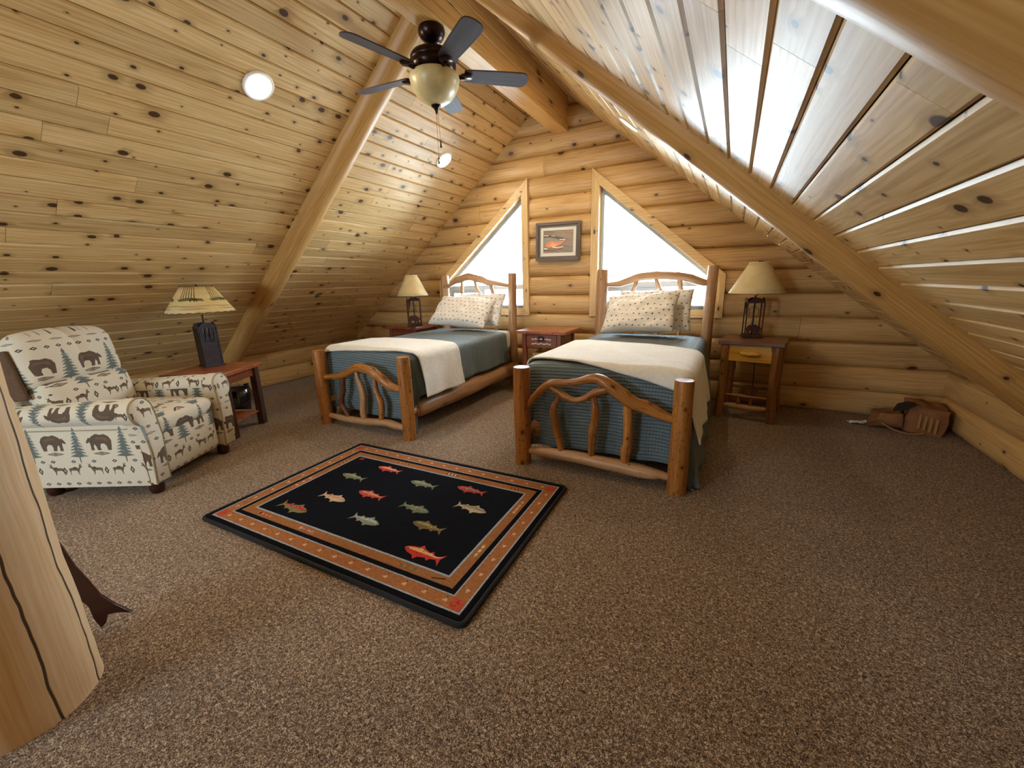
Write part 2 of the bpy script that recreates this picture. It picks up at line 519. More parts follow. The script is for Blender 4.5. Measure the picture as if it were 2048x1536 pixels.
# ---- printed surfaces: drawn here, pixel by pixel
class Canvas:
    def __init__(s, w, h, col):
        s.w, s.h = w, h
        s.a = np.empty((h, w, 3), np.float32)
        s.a[:] = [v / 255 for v in col]
    def poly(s, pts, col, wrap=False, soft=1.0):
        P = np.array(pts, float) * [s.w, s.h]
        offs = [(0, 0)]
        if wrap: offs = [(i * s.w, j * s.h) for i in (-1, 0, 1) for j in (-1, 0, 1)]
        for o in offs:
            Q = P + o
            x0, y0 = np.floor(Q.min(0)).astype(int); x1, y1 = np.ceil(Q.max(0)).astype(int)
            x0, y0, x1, y1 = max(0, x0), max(0, y0), min(s.w, x1 + 1), min(s.h, y1 + 1)
            if x0 >= x1 or y0 >= y1: continue
            X, Y = np.meshgrid(np.arange(x0, x1) + .5, np.arange(y0, y1) + .5)
            ins = np.zeros(X.shape, bool)
            for i in range(len(Q)):
                ax, ay = Q[i]; bx, by = Q[i - 1]
                if ay == by: continue
                c = ((ay > Y) != (by > Y)) & (X < (bx - ax) * (Y - ay) / (by - ay) + ax)
                ins ^= c
            s.a[y0:y1, x0:x1][ins] = s.a[y0:y1, x0:x1][ins] * (1 - soft) + np.array(col, np.float32) / 255 * soft
    def shape(s, pts, x, y, w, h, col, flip=1, up=1, rot=0.0, wrap=False, soft=1.0):
        asp = s.w / s.h
        out = []
        for a, b in pts:
            dx, dy = (a - .5) * w * flip, (b - .5) * h * up
            if rot:
                dy0 = dy / asp
                dx, dy = dx * math.cos(rot) - dy0 * math.sin(rot), (dx * math.sin(rot) + dy0 * math.cos(rot)) * asp
            out.append((x + dx, y + dy))
        s.poly(out, col, wrap, soft)
    def ell(s, x, y, w, h, col, n=18, soft=1.0, rot=0.0, wrap=False):
        s.shape([(.5 + .5 * math.cos(2 * pi * i / n), .5 + .5 * math.sin(2 * pi * i / n)) for i in range(n)], x, y, w, h, col, soft=soft, rot=rot, wrap=wrap)
    def grain(s, amt, seed=1):
        r = np.random.RandomState(seed)
        s.a *= 1 + amt * (r.rand(s.h, s.w, 1) - .5).astype(np.float32)
    def image(s, name):
        im = bpy.data.images.new(name, s.w, s.h)
        px = np.ones((s.h, s.w, 4), np.float32)
        px[:, :, :3] = np.clip(s.a, 0, 1)
        im.pixels.foreach_set(px.ravel())
        im.update(); im.pack()
        return im

def printed(name, im, rough=.85, bump=0.0, weave=0, sheen=0.0, spec=.3):
    t = NT(name)
    uv = t.n('ShaderNodeUVMap'); uv.uv_map = 'UVMap'
    tx = t.n('ShaderNodeTexImage'); tx.image = im; tx.interpolation = 'Linear'
    t.l(uv.outputs[0], tx.inputs[0])
    t.l(tx.outputs[0], t.b.inputs['Base Color'])
    t.b.inputs['Roughness'].default_value = rough
    t.b.inputs['Specular IOR Level'].default_value = spec
    t.b.inputs['Sheen Weight'].default_value = sheen
    if weave:
        n = t.noise(t.n('ShaderNodeTexCoord').outputs['Object'], weave, 3, .7)
        t.bump(n, bump, .006)
    return t.m

BEAR = [(.08, 0), (.22, 0), (.24, .25), (.32, .40), (.45, .38), (.49, .2), (.47, 0), (.61, 0), (.64, .22), (.70, .38), (.74, .2), (.73, 0), (.86, 0), (.85, .3), (.87, .50), (.93, .44), (1.0, .42), (1.0, .5), (.96, .62), (.91, .70), (.88, .78), (.83, .72), (.77, .82), (.66, .92), (.56, .98), (.42, .92), (.25, .95), (.1, .82), (.02, .58), (.05, .25)]
DEER = [(.10, .0), (.14, .0), (.17, .28), (.24, .38), (.52, .36), (.56, .2), (.60, 0), (.64, 0), (.63, .22), (.70, .42), (.76, .60), (.84, .62), (.90, .66), (.82, .76), (.90, .98), (.80, .84), (.74, 1.0), (.74, .82), (.70, .74), (.66, .58), (.22, .60), (.12, .54), (.06, .56), (.09, .42), (.12, .2)]
TROUT = [(0, .5), (.06, .62), (.16, .72), (.3, .76), (.36, .95), (.46, .78), (.62, .68), (.68, .80), (.74, .64), (.86, .58), (1, .86), (.94, .5), (1, .14), (.86, .42), (.74, .36), (.70, .20), (.62, .32), (.46, .24), (.40, .04), (.32, .22), (.16, .28), (.06, .38)]
DIAM = [(0, .5), (.5, 1), (1, .5), (.5, 0)]
def tree_pts(n=9):
    L, Rr = [], []
    for i in range(n):
        y1 = 1 - (i + .0) / n * .86; y2 = 1 - (i + .9) / n * .86
        w = .06 + .44 * (i + 1) / n
        Rr += [(.5 + w * .25, y1), (.5 + w, y2)]
        L += [(.5 - w * .25, y1), (.5 - w, y2)]
    return [(.5, 1.05)] + Rr + [(.54, .12), (.53, -.05), (.47, -.05), (.46, .12)] + L[::-1]
TREE = tree_pts()

def fabric_image():
    c = Canvas(1000, 900, (214, 204, 184))
    r = random.Random(3)
    brown, tree, grey = (94, 77, 63), (100, 108, 104), (72, 66, 64)
    for x in (.13, .63):
        c.shape(TREE, x + .25, .755, .20, .44, tree, wrap=True)
        for k in range(24):
            yy = .60 + .34 * r.random(); ww = .085 * (1.0 - (yy - .58) / .42) + .008
            xx = x + .25 + (r.random() - .5) * 2 * ww
            c.shape(DIAM, xx, yy, .035, .012, (160, 164, 154), wrap=True)
    for i, x in enumerate((.13, .63)):
        fl = 1 if i == 0 else -1
        c.shape(BEAR, x, .79, .28, .22, brown, fl, wrap=True)
        c.shape([(a * .8 + .1, b * .5 + .4) for a, b in BEAR[24:] + [(.3, .6), (.7, .6)]], x, .79, .24, .17, (116, 98, 82), fl, wrap=True, soft=.7)
        for sx in (0.0,):
            c.shape(DIAM, x, .635, .19, .05, grey, wrap=True); c.shape(DIAM, x, .635, .13, .03, (190, 176, 150), wrap=True); c.shape(DIAM, x, .635, .07, .016, (110, 72, 60), wrap=True)
    for i, x in enumerate((.06, .27, .48, .75)):
        c.shape(DEER, x + .03, .425, .19, .17, (108, 88, 70), 1 if i % 2 else -1, wrap=True)
        c.ell(x + .02, .44, .05, .03, (84, 66, 52), wrap=True)
    for x in (.165, .62, .9):
        c.shape(DIAM, x + .01, .40, .05, .11, grey, wrap=True); c.shape(DIAM, x + .01, .40, .022, .05, (190, 176, 150), wrap=True)
    for yy, o in ((.215, 0), (.03, .04), (.53, .02)):
        for k in range(9):
            if yy == .53 and k % 2: continue
            x = (k + .5) / 9 + o
            c.shape(DIAM, x, yy, .06, .045, grey, wrap=True); c.shape(DIAM, x, yy, .024, .018, (205, 192, 168), wrap=True)
    for k in range(5):
        x = k / 5 + .1
        c.shape(DIAM, x, .125, .15, .03, (104, 100, 92), wrap=True); c.shape(DIAM, x, .125, .09, .015, (196, 182, 156), wrap=True)
    c.grain(.16)
    return c.image('lodge_print')
M['fabric'] = printed('lodge_print_fabric', fabric_image(), .9, .25, 500, .2)
FU, FV = 1 / .60, 1 / .50

def pillow_image():
    c = Canvas(512, 512, (236, 232, 228))
    r = random.Random(5)
    for i in range(6):
        for j in range(6):
            x, y = (i + .5 + (.5 if j % 2 else 0)) / 6 + .04 * r.random(), (j + .5) / 6 + .04 * r.random()
            col = r.choice([(52, 46, 58), (78, 54, 42), (104, 100, 92), (52, 62, 78), (140, 108, 86)])
            a = r.random() * 3
            c.ell(x, y, .052, .028, col, 8, rot=a, wrap=True)
            c.ell(x + .02, y + .012, .022, .022, col, 6, wrap=True)
    return c.image('small_motif_print')
M['pillow'] = printed('dotted_pillowcase', pillow_image(), .85, .15, 300, .15)

RUG_W, RUG_H = 1.84, 1.225
RUG_C, RUG_A = (-1.752, 1.645), math.radians(1.2)
def rug_image():
    w, h = 1500, 1000
    c = Canvas(w, h, (16, 18, 27))
    mx = lambda m: m / RUG_W
    my = lambda m: m / RUG_H
    def ring(d0, d1, col):
        for (a, b, p, q) in ((d0, RUG_W - d0, d0, d1), (d0, RUG_W - d0, RUG_H - d1, RUG_H - d0)):
            c.poly([(mx(a), my(p)), (mx(b), my(p)), (mx(b), my(q)), (mx(a), my(q))], col)
        for (a, b) in ((d0, d1), (RUG_W - d1, RUG_W - d0)):
            c.poly([(mx(a), my(d0)), (mx(b), my(d0)), (mx(b), my(RUG_H - d0)), (mx(a), my(RUG_H - d0))], col)
    tan, tan2, grey, blk = (172, 112, 70), (162, 108, 66), (168, 178, 190), (13, 13, 18)
    ring(.0, .036, blk); ring(.035, .045, grey); ring(.044, .112, tan); ring(.112, .119, grey)
    ring(.119, .146, blk); ring(.146, .198, tan2); ring(.197, .208, grey)
    r = random.Random(11)
    # corner blocks and little marks along the bands
    for x in (.078, RUG_W - .078):
        for y in (.078, RUG_H - .078):
            c.poly([(mx(x - .03), my(y - .03)), (mx(x + .03), my(y - .03)), (mx(x + .03), my(y + .03)), (mx(x - .03), my(y + .03))], (196, 86, 62))
            for k in range(6):
                c.ell(mx(x + (r.random() - .5) * .05), my(y + (r.random() - .5) * .05), mx(.012), my(.008), (168, 60, 48))
    def paw(x, y, a):
        for k in (-1, 0, 1):
            ex, ey = x + .013 * math.cos(a + k * .9), y + .013 * math.sin(a + k * .9)
            dx, dy = -.003 * math.sin(a + k * .9), .003 * math.cos(a + k * .9)
            c.poly([(mx(x + dx), my(y + dy)), (mx(x - dx), my(y - dy)), (mx(ex - dx), my(ey - dy)), (mx(ex + dx), my(ey + dy))], (226, 190, 150))
        c.ell(mx(x - .004 * math.cos(a)), my(y - .004 * math.sin(a)), mx(.012), my(.012), (222, 180, 140))
        c.ell(mx(x + .035 * math.cos(a + 1.2)), my(y + .02), mx(.007), my(.007), (70, 44, 36))
    n = 15
    for k in range(n):
        x = .14 + (RUG_W - .28) * k / (n - 1)
        paw(x, .078, 0.3); paw(x, RUG_H - .078, 0.3)
    for k in range(9):
        y = .16 + (RUG_H - .32) * k / 8
        paw(.078, y, 1.4); paw(RUG_W - .078, y, 1.4)
    def dots(x, y, L, ang, cols, hgt=.022):
        m = 7
        for k in range(m):
            t = (k / (m - 1) - .5) * L
            c.ell(mx(x + t * math.cos(ang)), my(y + t * math.sin(ang)), mx(L / m * 1.1), my(hgt * (.7 + .4 * (k % 2))), cols[k % len(cols)])
    dots(.33, .172, .10, 0, [(214, 150, 110), (196, 90, 70)]); dots(.70, .172, .14, .0, [(208, 90, 78), (220, 160, 140), (150, 150, 150)])
    dots(1.42, .172, .12, 0, [(150, 130, 90), (120, 110, 80)], .018); dots(1.60, .172, .06, .3, [(40, 34, 34), (60, 50, 46)], .012)
    dots(.62, RUG_H - .172, .09, 0, [(84, 56, 44), (200, 140, 110)], .014); dots(1.06, RUG_H - .172, .08, 0, [(34, 34, 38), (210, 206, 190)], .024); dots(1.55, RUG_H - .172, .07, 0, [(206, 120, 90), (90, 50, 40)], .016)
    dots(.172, .55, .16, pi / 2, [(206, 110, 90), (216, 176, 150)]); dots(.172, .90, .10, pi / 2, [(60, 40, 36), (200, 140, 110)], .014)
    dots(RUG_W - .172, .42, .10, pi / 2, [(160, 140, 90), (220, 200, 160)]); dots(RUG_W - .172, .86, .12, pi / 2, [(220, 180, 140), (214, 150, 110)], .026)
    c.ell(mx(RUG_W - .172), my(.9), mx(.02), my(.02), (172, 112, 72)); c.ell(mx(.29), my(.172), mx(.02), my(.016), (70, 44, 36))
    # the fish, head towards -x (1) or +x (-1)
    fish = [((-2.091, 1.961), 1, (196, 74, 70), (222, 180, 150)), ((-2.239, 1.766), 1, (124, 128, 104), (150, 152, 130)), ((-1.717, 1.891), 1, (126, 130, 112), (160, 160, 140)), ((-1.381, 1.961), 1, (188, 70, 68), (150, 130, 120)),
            ((-2.125, 1.506), -1, (206, 184, 150), (214, 150, 120)), ((-1.932, 1.636), 1, (196, 76, 72), (214, 150, 120)), ((-1.564, 1.633), -1, (118, 126, 106), (140, 146, 128)), ((-1.26, 1.779), -1, (200, 180, 146), (140, 146, 150)),
            ((-2.246, 1.318), -1, (134, 126, 84), (190, 64, 60)), ((-1.739, 1.412), -1, (140, 148, 130), (176, 186, 184)), ((-1.373, 1.519), 1, (128, 108, 78), (160, 150, 90)), ((-1.243, 1.325), 1, (204, 66, 58), (230, 186, 130))]
    for (x, y), fl, c1, c2 in fish:
        dx, dy = x - RUG_C[0], y - RUG_C[1]
        X, Y = dx * math.cos(RUG_A) + dy * math.sin(RUG_A) + RUG_W / 2, -dx * math.sin(RUG_A) + dy * math.cos(RUG_A) + RUG_H / 2
        big = 1.12 if y < 1.36 else 1.0
        c.shape(TROUT, mx(X), my(Y), mx(.215 * big), my(.106 * big), c1, fl, rot=-.04)
        up = [(a, .55 + (b - .5) * .55) for a, b in TROUT[:11]] + [(.9, .52), (.5, .5), (.1, .5)]
        c.shape(up, mx(X), my(Y), mx(.2 * big), my(.095 * big), c2, fl, rot=-.04)
        for k in range(7):
            c.ell(mx(X + (r.random() - .5) * .12), my(Y + (r.random() - .4) * .03), mx(.007), my(.006), tuple(int(v * .55) for v in c1) if k % 2 else (220, 206, 170), 8)
        c.ell(mx(X - fl * .088 * big), my(Y + .006), mx(.008), my(.008), (30, 28, 30), 8)
    c.poly([(mx(.24), my(RUG_H - .25)), (mx(.28), my(RUG_H - .25)), (mx(.28), my(RUG_H - .225)), (mx(.24), my(RUG_H - .225))], (150, 50, 56))
    rs = np.random.RandomState(4)
    streak = rs.rand(h, w // 12, 1).repeat(12, axis=1)[:, :w]
    c.a *= (1 + .26 * (np.pad(streak, ((0, 0), (0, w - streak.shape[1]), (0, 0)), 'edge') - .5)).astype(np.float32)
    c.grain(.28, 2)
    return c.image('trout_rug_design')
M['rug'] = printed('tufted_trout_rug', rug_image(), 1.0, 1.0, 240, .0, .1)
M['rug_edge'] = plain('black_rug_edge', '17181d', .95, nscale=200, namt=.2, bump=.6)

def print_image():
    c = Canvas(400, 360, (128, 108, 90))
    r = random.Random(9)
    for k in range(60):
        c.ell(r.random(), r.random(), .5, .08, (112 + r.randint(-14, 22), 96 + r.randint(-12, 16), 82 + r.randint(-10, 14)), soft=.4, rot=-.25)
    c.poly([(0, .84), (.2, .80), (.45, .74), (.66, .66), (.82, .58), (.6, .58), (.3, .62), (0, .66)], (84, 72, 64))
    c.poly([(.04, .70), (.28, .68), (.52, .58), (.6, .48), (.46, .34), (.2, .24), (.04, .3)], (124, 122, 112))
    for k in range(40):
        c.ell(.05 + .4 * r.random(), .3 + .35 * r.random(), .03, .02, (90, 84, 78) if k % 2 else (156, 150, 138), 8)
    c.poly([(.08, .34), (.14, .46), (.28, .54), (.44, .48), (.58, .50), (.74, .56), (.62, .44), (.56, .36), (.36, .28), (.18, .26)], (190, 118, 80))
    c.poly([(.2, .32), (.3, .46), (.4, .40), (.5, .42), (.46, .32), (.34, .28)], (206, 140, 104))
    for p in ([(.02, .80), (.18, .79), (.18, .76), (.02, .77)], [(.28, .77), (.40, .745), (.41, .73), (.28, .75)], [(.30, .26), (.48, .22), (.66, .26), (.68, .29), (.48, .25), (.34, .29)], [(.03, .20), (.14, .18), (.15, .22), (.03, .24)], [(.54, .60), (.74, .60), (.73, .57), (.55, .57)]):
        c.poly(p, (222, 208, 190))
    c.poly([(.02, .16), (.3, .13), (.62, .2), (.66, .18), (.3, .10), (.02, .12)], (78, 66, 58))
    c.a *= 1.25
    c.grain(.1)
    return c.image('wildlife_print')
M['print'] = printed('wildlife_art_print', print_image(), .25, spec=.6)
M['frame'] = wood('weathered_frame', '7c6e64', '655850', '443935', knots=0, rough=.5, streak=.5, vary=.2)
M['mat'] = plain('pale_mat_board', 'e6e4d8', .8)

def shade_image():
    c = Canvas(1024, 256, (226, 206, 140))
    r = random.Random(21)
    for k in range(90):
        c.ell(r.random(), r.random(), .2, .2, (216 + r.randint(-12, 20), 190 + r.randint(-14, 22), 118 + r.randint(-30, 50)), soft=.3, wrap=True)
    for q in range(5):
        x0 = q / 5 + .03
        for k in range(6):
            x = x0 + k * .018
            c.poly([(x, .55), (x + .004, 1), (x + .011, 1), (x + .009, .52)], (104, 82, 48), soft=.75)
        c.poly([(x0 - .02, .52), (x0 + .05, .58), (x0 + .14, .54), (x0 + .15, .44), (x0 + .08, .48), (x0, .44)], (94, 78, 54), soft=.8)
        c.shape(BEAR, x0 + .09, .5, .055, .13, (74, 62, 50))
        c.poly([(x0 - .05, .30), (x0 + .1, .26), (x0 + .2, .3), (x0 + .2, .26), (x0 + .05, .21)], (170, 132, 84), soft=.6)
        c.poly([(x0, .16), (x0 + .12, .19), (x0 + .17, .14), (x0 + .05, .12)], (150, 128, 80), soft=.5)
    return c.image('rawhide_scene')
M['rawhide'] = printed('painted_rawhide', shade_image(), .6)

# ------------------------------------------------------------------ room geometry
RX, RZ = -1.968, 3.417            # ridge
KL, KR = .8176, .7932             # roof pitches
XL, XR, YW, YB = -5.55, 1.70, 4.80, -3.0
zL = lambda x: RZ + (x - RX) * KL
zR = lambda x: RZ - (x - RX) * KR
xl = lambda z: RX + (z - RZ) / KL
xr = lambda z: RX - (z - RZ) / KR

portal('window_portal_a', (-2.95, 5.0, 1.70), 1.5, 1.7, (-pi / 2, 0, 0))
portal('window_portal_b', (-.80, 5.0, 1.70), 1.5, 1.7, (-pi / 2, 0, 0))
portal('fill_opening_portal', (-3.0, YB - .25, 1.25), 1.4, 1.0, (pi / 2, 0, 0))  # guides sky light through the opening added in the rear gable

# floor
b = MB()
b.box(((XL + XR) / 2, (YW + YB) / 2 + .1, -.05), (XR - XL + .5, YW - YB + .5, .1))
tag(b.build('floor', M['carpet']), kind='structure')

# ceiling: backing + tongue-and-groove planks
bk = MB()
for sgn, k in ((-1, KL), (1, KR)):
    L = math.sqrt(1 + k * k)
    nx, nz = (-k / L, 1 / L) if sgn < 0 else (k / L, 1 / L)
    xe = XL - .12 if sgn < 0 else XR + .12
    ze = RZ - abs(xe - RX) * k
    off = .03
    p = [(RX + nx * off * 0, RZ + off * L), (xe + nx * off, ze + nz * off)]
    q = [(RX, RZ + .08 + off), (xe + nx * (off + .05), ze + nz * (off + .05))]
    poly = [p[0], p[1], q[1], q[0]]
    bk.prism(poly, YB - .2, YW + .3)
ceil = tag(bk.build('ceiling', M['backing']), kind='structure')

PW = .1335
def plank(sgn, s0, y0, y1):
    k = KL if sgn < 0 else KR
    L = math.sqrt(1 + k * k)
    d = Vector((sgn / L, 0, -k / L))          # down the slope
    nin = Vector((-sgn * k / L, 0, -1 / L))   # into the room
    w, t, ch, g = PW - .004, .022, .0085, .002
    prof = [(0, 0), (0, t - ch), (ch, t), (w - ch, t), (w, t - ch), (w, 0)]
    o = Vector((RX, 0, RZ)) + d * (s0 + g) - nin * t
    vs, fs, uv = [], [], []
    yy = [y0 + .001, y1 - .001]
    for y in yy:
        for a, h in prof:
            vs.append(o + d * a + nin * h + Vector((0, y, 0)))
    n = len(prof)
    for i in range(n):
        j = (i + 1) % n
        fs.append((i, j, n + j, n + i))
        a0, a1 = prof[i][0], prof[j][0]
        uv.append([(y0, a0), (y0, a1), (y1, a1), (y1, a0)])
    fs += [list(range(n))[::-1], list(range(n, 2 * n))]
    uv += [[(y0, p[0]) for p in prof][::-1], [(y1, p[0]) for p in prof]]
    m = MB(); m.add(vs, fs, uv)
    return m.build('plank', M['plank'], ceil)
rp = random.Random(12)
for sgn in (-1, 1):
    k = KL if sgn < 0 else KR
    n = int(math.ceil((((RX - XL) if sgn < 0 else (XR - RX)) + .02) * math.sqrt(1 + k * k) / PW))
    for i in range(n):
        cuts = [YB, .3 + rp.random() * 1.2]
        while cuts[-1] < YW - .9: cuts.append(cuts[-1] + 1.5 + rp.random() * 1.9)
        cuts = [c for c in cuts if c < YW - .35] + [YW + .04]
        for a, c in zip(cuts, cuts[1:]): plank(sgn, i * PW, a, c)

# log walls
CH = .2295
PROF = [(.0, .0), (.018, .012), (.032, .026), (.041, .05), (.047, .115), (.043, .18), (.034, .204), (.020, .220), (.0, CH)]   # (proud, height)
WLp = [(-2.30, 2.525), (-2.30, .895), (-3.71, .895), (-3.71, 1.345)]
WRp = [(-1.504, 2.521), (-1.504, .898), (-.080, .898), (-.080, 1.343)]
m_l = (2.525 - 1.345) / (-2.30 + 3.71)
m_r = (2.521 - 1.343) / (-.080 + 1.504)
IN = .04
def holes(z):
    """x spans taken by the two windows at height z"""
    out = []
    if .918 - .002 < z < 2.50:
        a = max(-3.71, -2.30 - (2.525 - z) / m_l) + IN * 1.2
        out.append((min(a, -2.30 - IN), -2.30 - IN))
        c = min(-.080, -1.504 + (2.521 - z) / m_r) - IN * 1.2
        out.append((-1.504 + IN, max(c, -1.504 + IN)))
    return out
wall_back = None
wb = MB()
segs = []
rl = random.Random(5)
for c in range(15):
    z0, z1 = c * CH, min((c + 1) * CH, RZ - .01)
    zs = [min(z0 + h, z1) for _, h in PROF]
    bounds = []
    if 4 <= c <= 10: kinds = ('l', 'm', 'r')
    else: kinds = ('full',)
    for kd in kinds:
        def ends(z, kd=kd):
            a, e = max(XL - .08, xl(z) - .02), min(XR + .08, xr(z) + .02)
            zz = min(max(z, .92), 2.499)
            if kd == 'full': return a, e
            h = holes(zz)
            if kd == 'l': return a, h[0][0]
            if kd == 'm': return h[0][1], h[1][0]
            return h[1][1], e
        # butt joints
        mid = [ends(z) for z in (z0 + .02, z1 - .02)]
        A, B = max(m[0] for m in mid), min(m[1] for m in mid)
        js = []
        if B - A > 3.0:
            x = A + .8 + rl.random() * 2.2
            while x < B - .6:
                js.append(x); x += 2.0 + rl.random() * 1.6
        elif B - A > 1.6 and rl.random() < .5:
            js.append(A + (B - A) * (.35 + .3 * rl.random()))
        if c == 11: js = [-2.10]
        if c == 9 and kd == 'l': js = [-3.0]
        js = [None] + js + [None]
        for ja, jb in zip(js, js[1:]):
            segs.append((z0, zs, ends, ja, jb))
        # backing strip
        e0, e1 = ends(z0), ends(z1)
        wb.prism([(e0[0], z0), (e0[1], z0), (e1[1], z1), (e1[0], z1)], YW + .045, YW + .16)
wall_back = tag(wb.build('wall_back', M['backing']), kind='structure')
for z0, zs, ends, ja, jb in segs:
    vs, fs, uv = [], [], []
    n = len(PROF)
    jit = rl.uniform(-.004, .006)
    for side in (0, 1):
        for (pr, h), z in zip(PROF, zs):
            e = ends(z)
            x = e[side]
            if side == 0 and ja is not None: x = ja + .0015
            if side == 1 and jb is not None: x = jb - .0015
            vs.append((x, YW + .047 - pr - (jit if pr > .01 else 0), z))
    for side in (0, 1):
        for z in (zs[-1], zs[0]):
            i = side * n + (n - 1 if z == zs[-1] else 0)
            vs.append((vs[i][0], YW + .06, z))
    for i in range(n - 1):
        fs.append((i, n + i, n + i + 1, i + 1))
        uv.append([(vs[i][0], zs[i] - z0), (vs[n + i][0], zs[i] - z0), (vs[n + i + 1][0], zs[i + 1] - z0), (vs[i + 1][0], zs[i + 1] - z0)])
    for side in (0, 1):
        f = [side * n + i for i in range(n)] + [2 * n + side * 2, 2 * n + side * 2 + 1]
        fs.append(f); uv.append([(vs[i][0], vs[i][2] - z0) for i in f])
    m = MB(); m.add(vs, fs, uv)
    m.build('log', M['log'], wall_back, smooth=True, angle=50)

# knee walls
for nm, X, sg in (('wall_left', XL, -1), ('wall_right', XR, 1)):
    w = MB()
    w.box((X + sg * .11, (YW + YB) / 2 + .1, .30), (.12, YW - YB + .3, .60))
    kw = tag(w.build(nm, M['backing']), kind='structure')
    for c in range(3):
        cuts = [YB, 1.0 + rl.random(), 2.6 + rl.random() * .9, YW + .06]
        for a, e in zip(cuts, cuts[1:]):
            vs, fs, uv = [], [], []
            n = len(PROF)
            for y in (a + .0015, e - .0015):
                for pr, h in PROF: vs.append((X + sg * (.047 - pr), y, min(c * CH + h, .62)))
            vs2 = [(X + sg * .06, y, z) for y in (a + .0015, e - .0015) for z in (c * CH, c * CH + CH)]
            vs += vs2
            for i in range(n - 1):
                fs.append((i, i + 1, n + i + 1, n + i))
                h0, h1 = PROF[i][1], PROF[i + 1][1]
                uv.append([(a, h0), (a, h1), (e, h1), (e, h0)])
            for s_ in (0, 1):
                f = [s_ * n + i for i in range(n)] + [2 * n + 2 * s_ + 1, 2 * n + 2 * s_]
                fs.append(f); uv.append([(vs[i][1], vs[i][2]) for i in f])
            m = MB(); m.add(vs, fs, uv)
            m.build('log', M['log'], kw, smooth=True, angle=50)

# gable behind the camera, unseen; opening added and sized to let in fill light
w = MB()
w.prism([(XL - .1, -.02), (XR + .1, -.02), (XR + .1, zR(XR + .1)), (xr(.85), .85), (xl(.85), .85), (XL - .1, zL(XL - .1))], YB - .15, YB)
w.prism([(xl(1.65), 1.65), (xr(1.65), 1.65), (RX, RZ)], YB - .15, YB)
w.prism([(xl(.85), .85), (-3.6, .85), (-3.6, 1.65), (xl(1.65), 1.65)], YB - .15, YB)
w.prism([(-2.4, .85), (xr(.85), .85), (xr(1.65), 1.65), (-2.4, 1.65)], YB - .15, YB)
tag(w.build('wall_front', M['log']), kind='structure')

# windows
def inset(poly, d):
    n = len(poly)
    A = sum(poly[i][0] * poly[(i + 1) % n][1] - poly[(i + 1) % n][0] * poly[i][1] for i in range(n))
    sg = 1 if A > 0 else -1
    out = []
    for i in range(n):
        p0, p1, p2 = Vector(poly[i - 1]), Vector(poly[i]), Vector(poly[(i + 1) % n])
        d1, d2 = (p1 - p0).normalized(), (p2 - p1).normalized()
        n1, n2 = Vector((-d1.y, d1.x)) * sg, Vector((-d2.y, d2.x)) * sg
        a, bb = p1 + n1 * d, p1 + n2 * d
        cr = d1.x * d2.y - d1.y * d2.x
        t = ((bb.x - a.x) * d2.y - (bb.y - a.y) * d2.x) / cr
        q = a + d1 * t
        out.append((q.x, q.y))
    return out
def ring_parts(name, outer, inner, y0, y1, mat, parent, one=False):
    n = len(outer)
    m = MB()
    for i in range(n):
        j = (i + 1) % n
        m.prism([outer[i], outer[j], inner[j], inner[i]], y0, y1)
        if not one:
            m.build(name, mat, parent, bevel=.003); m = MB()
    if one: return m.build(name, mat, parent, bevel=.002)
for nm, P in (('window_1', WLp), ('window_2', WRp)):
    i1, i2, i3 = inset(P, .088), inset(P, .128), inset(P, .145)
    root = ring_parts(nm, inset(P, .05), i1, YW + .03, YW + .17, M['casing'], None, one=True)
    tag(root, kind='structure')
    ring_parts('casing_board', P, i1, YW - .022, YW + .03, M['casing'], root)
    ring_parts('vinyl_frame', i1, i2, YW + .07, YW + .14, M['vinyl'], root, one=True)
    x0, x1 = min(p[0] for p in i2), max(p[0] for p in i2)
    zb = min(p[1] for p in i2)
    m = MB(); m.box(((x0 + x1) / 2, YW + .10, 1.255), (x1 - x0, .06, .06)); m.build('mullion', M['vinyl'], root, bevel=.003)
    xm = (x0 + x1) / 2 + (.04 if nm == 'window_2' else -.05)
    lo = [(x0, zb), (xm + .03, zb), (xm + .03, 1.225), (x0, 1.225)]
    ring_parts('slider_sash', lo, inset(lo, .042), YW + .085, YW + .115, M['vinyl'], root, one=True)
    m = MB(); m.prism(i2, YW + .098, YW + .102); m.build('pane', M['glass'], root)
    m = MB(); m.box(((x0 + x1) / 2, YW + .07, zb - .006), (x1 - x0 + .05, .12, .012)); m.build('sill_board', M['vinyl'], root, bevel=.002)

# ------------------------------------------------------------------ ridge beam, rafters, post
rb = thing('ridge_beam', 'long boxed pine ridge beam running overhead to the gable wall', 'beam', (RX + .086, 0, 2.935))
def bbox(x0, x1, z0, z1, name='face_board', y0=YB, y1=YW + .02, bev=.004, mat=None):
    m = MB(); m.box(((x0 + x1) / 2, (y0 + y1) / 2, (z0 + z1) / 2), (x1 - x0, y1 - y0, z1 - z0)); return m.build(name, mat or M['beam'], rb, bevel=bev)
bbox(-.066, .066, .02, .42, 'core', mat=M['backing'])
bbox(-.082, .082, 0, .022, 'bottom_board')
zz = .024
for h in (.060, .075, .09, .135):
    bbox(.062, .082 - (.006 if h == .075 else 0), zz, zz + h - .002); zz += h
bbox(-.082, -.062, .024, .20); bbox(-.082, -.062, .202, .40)

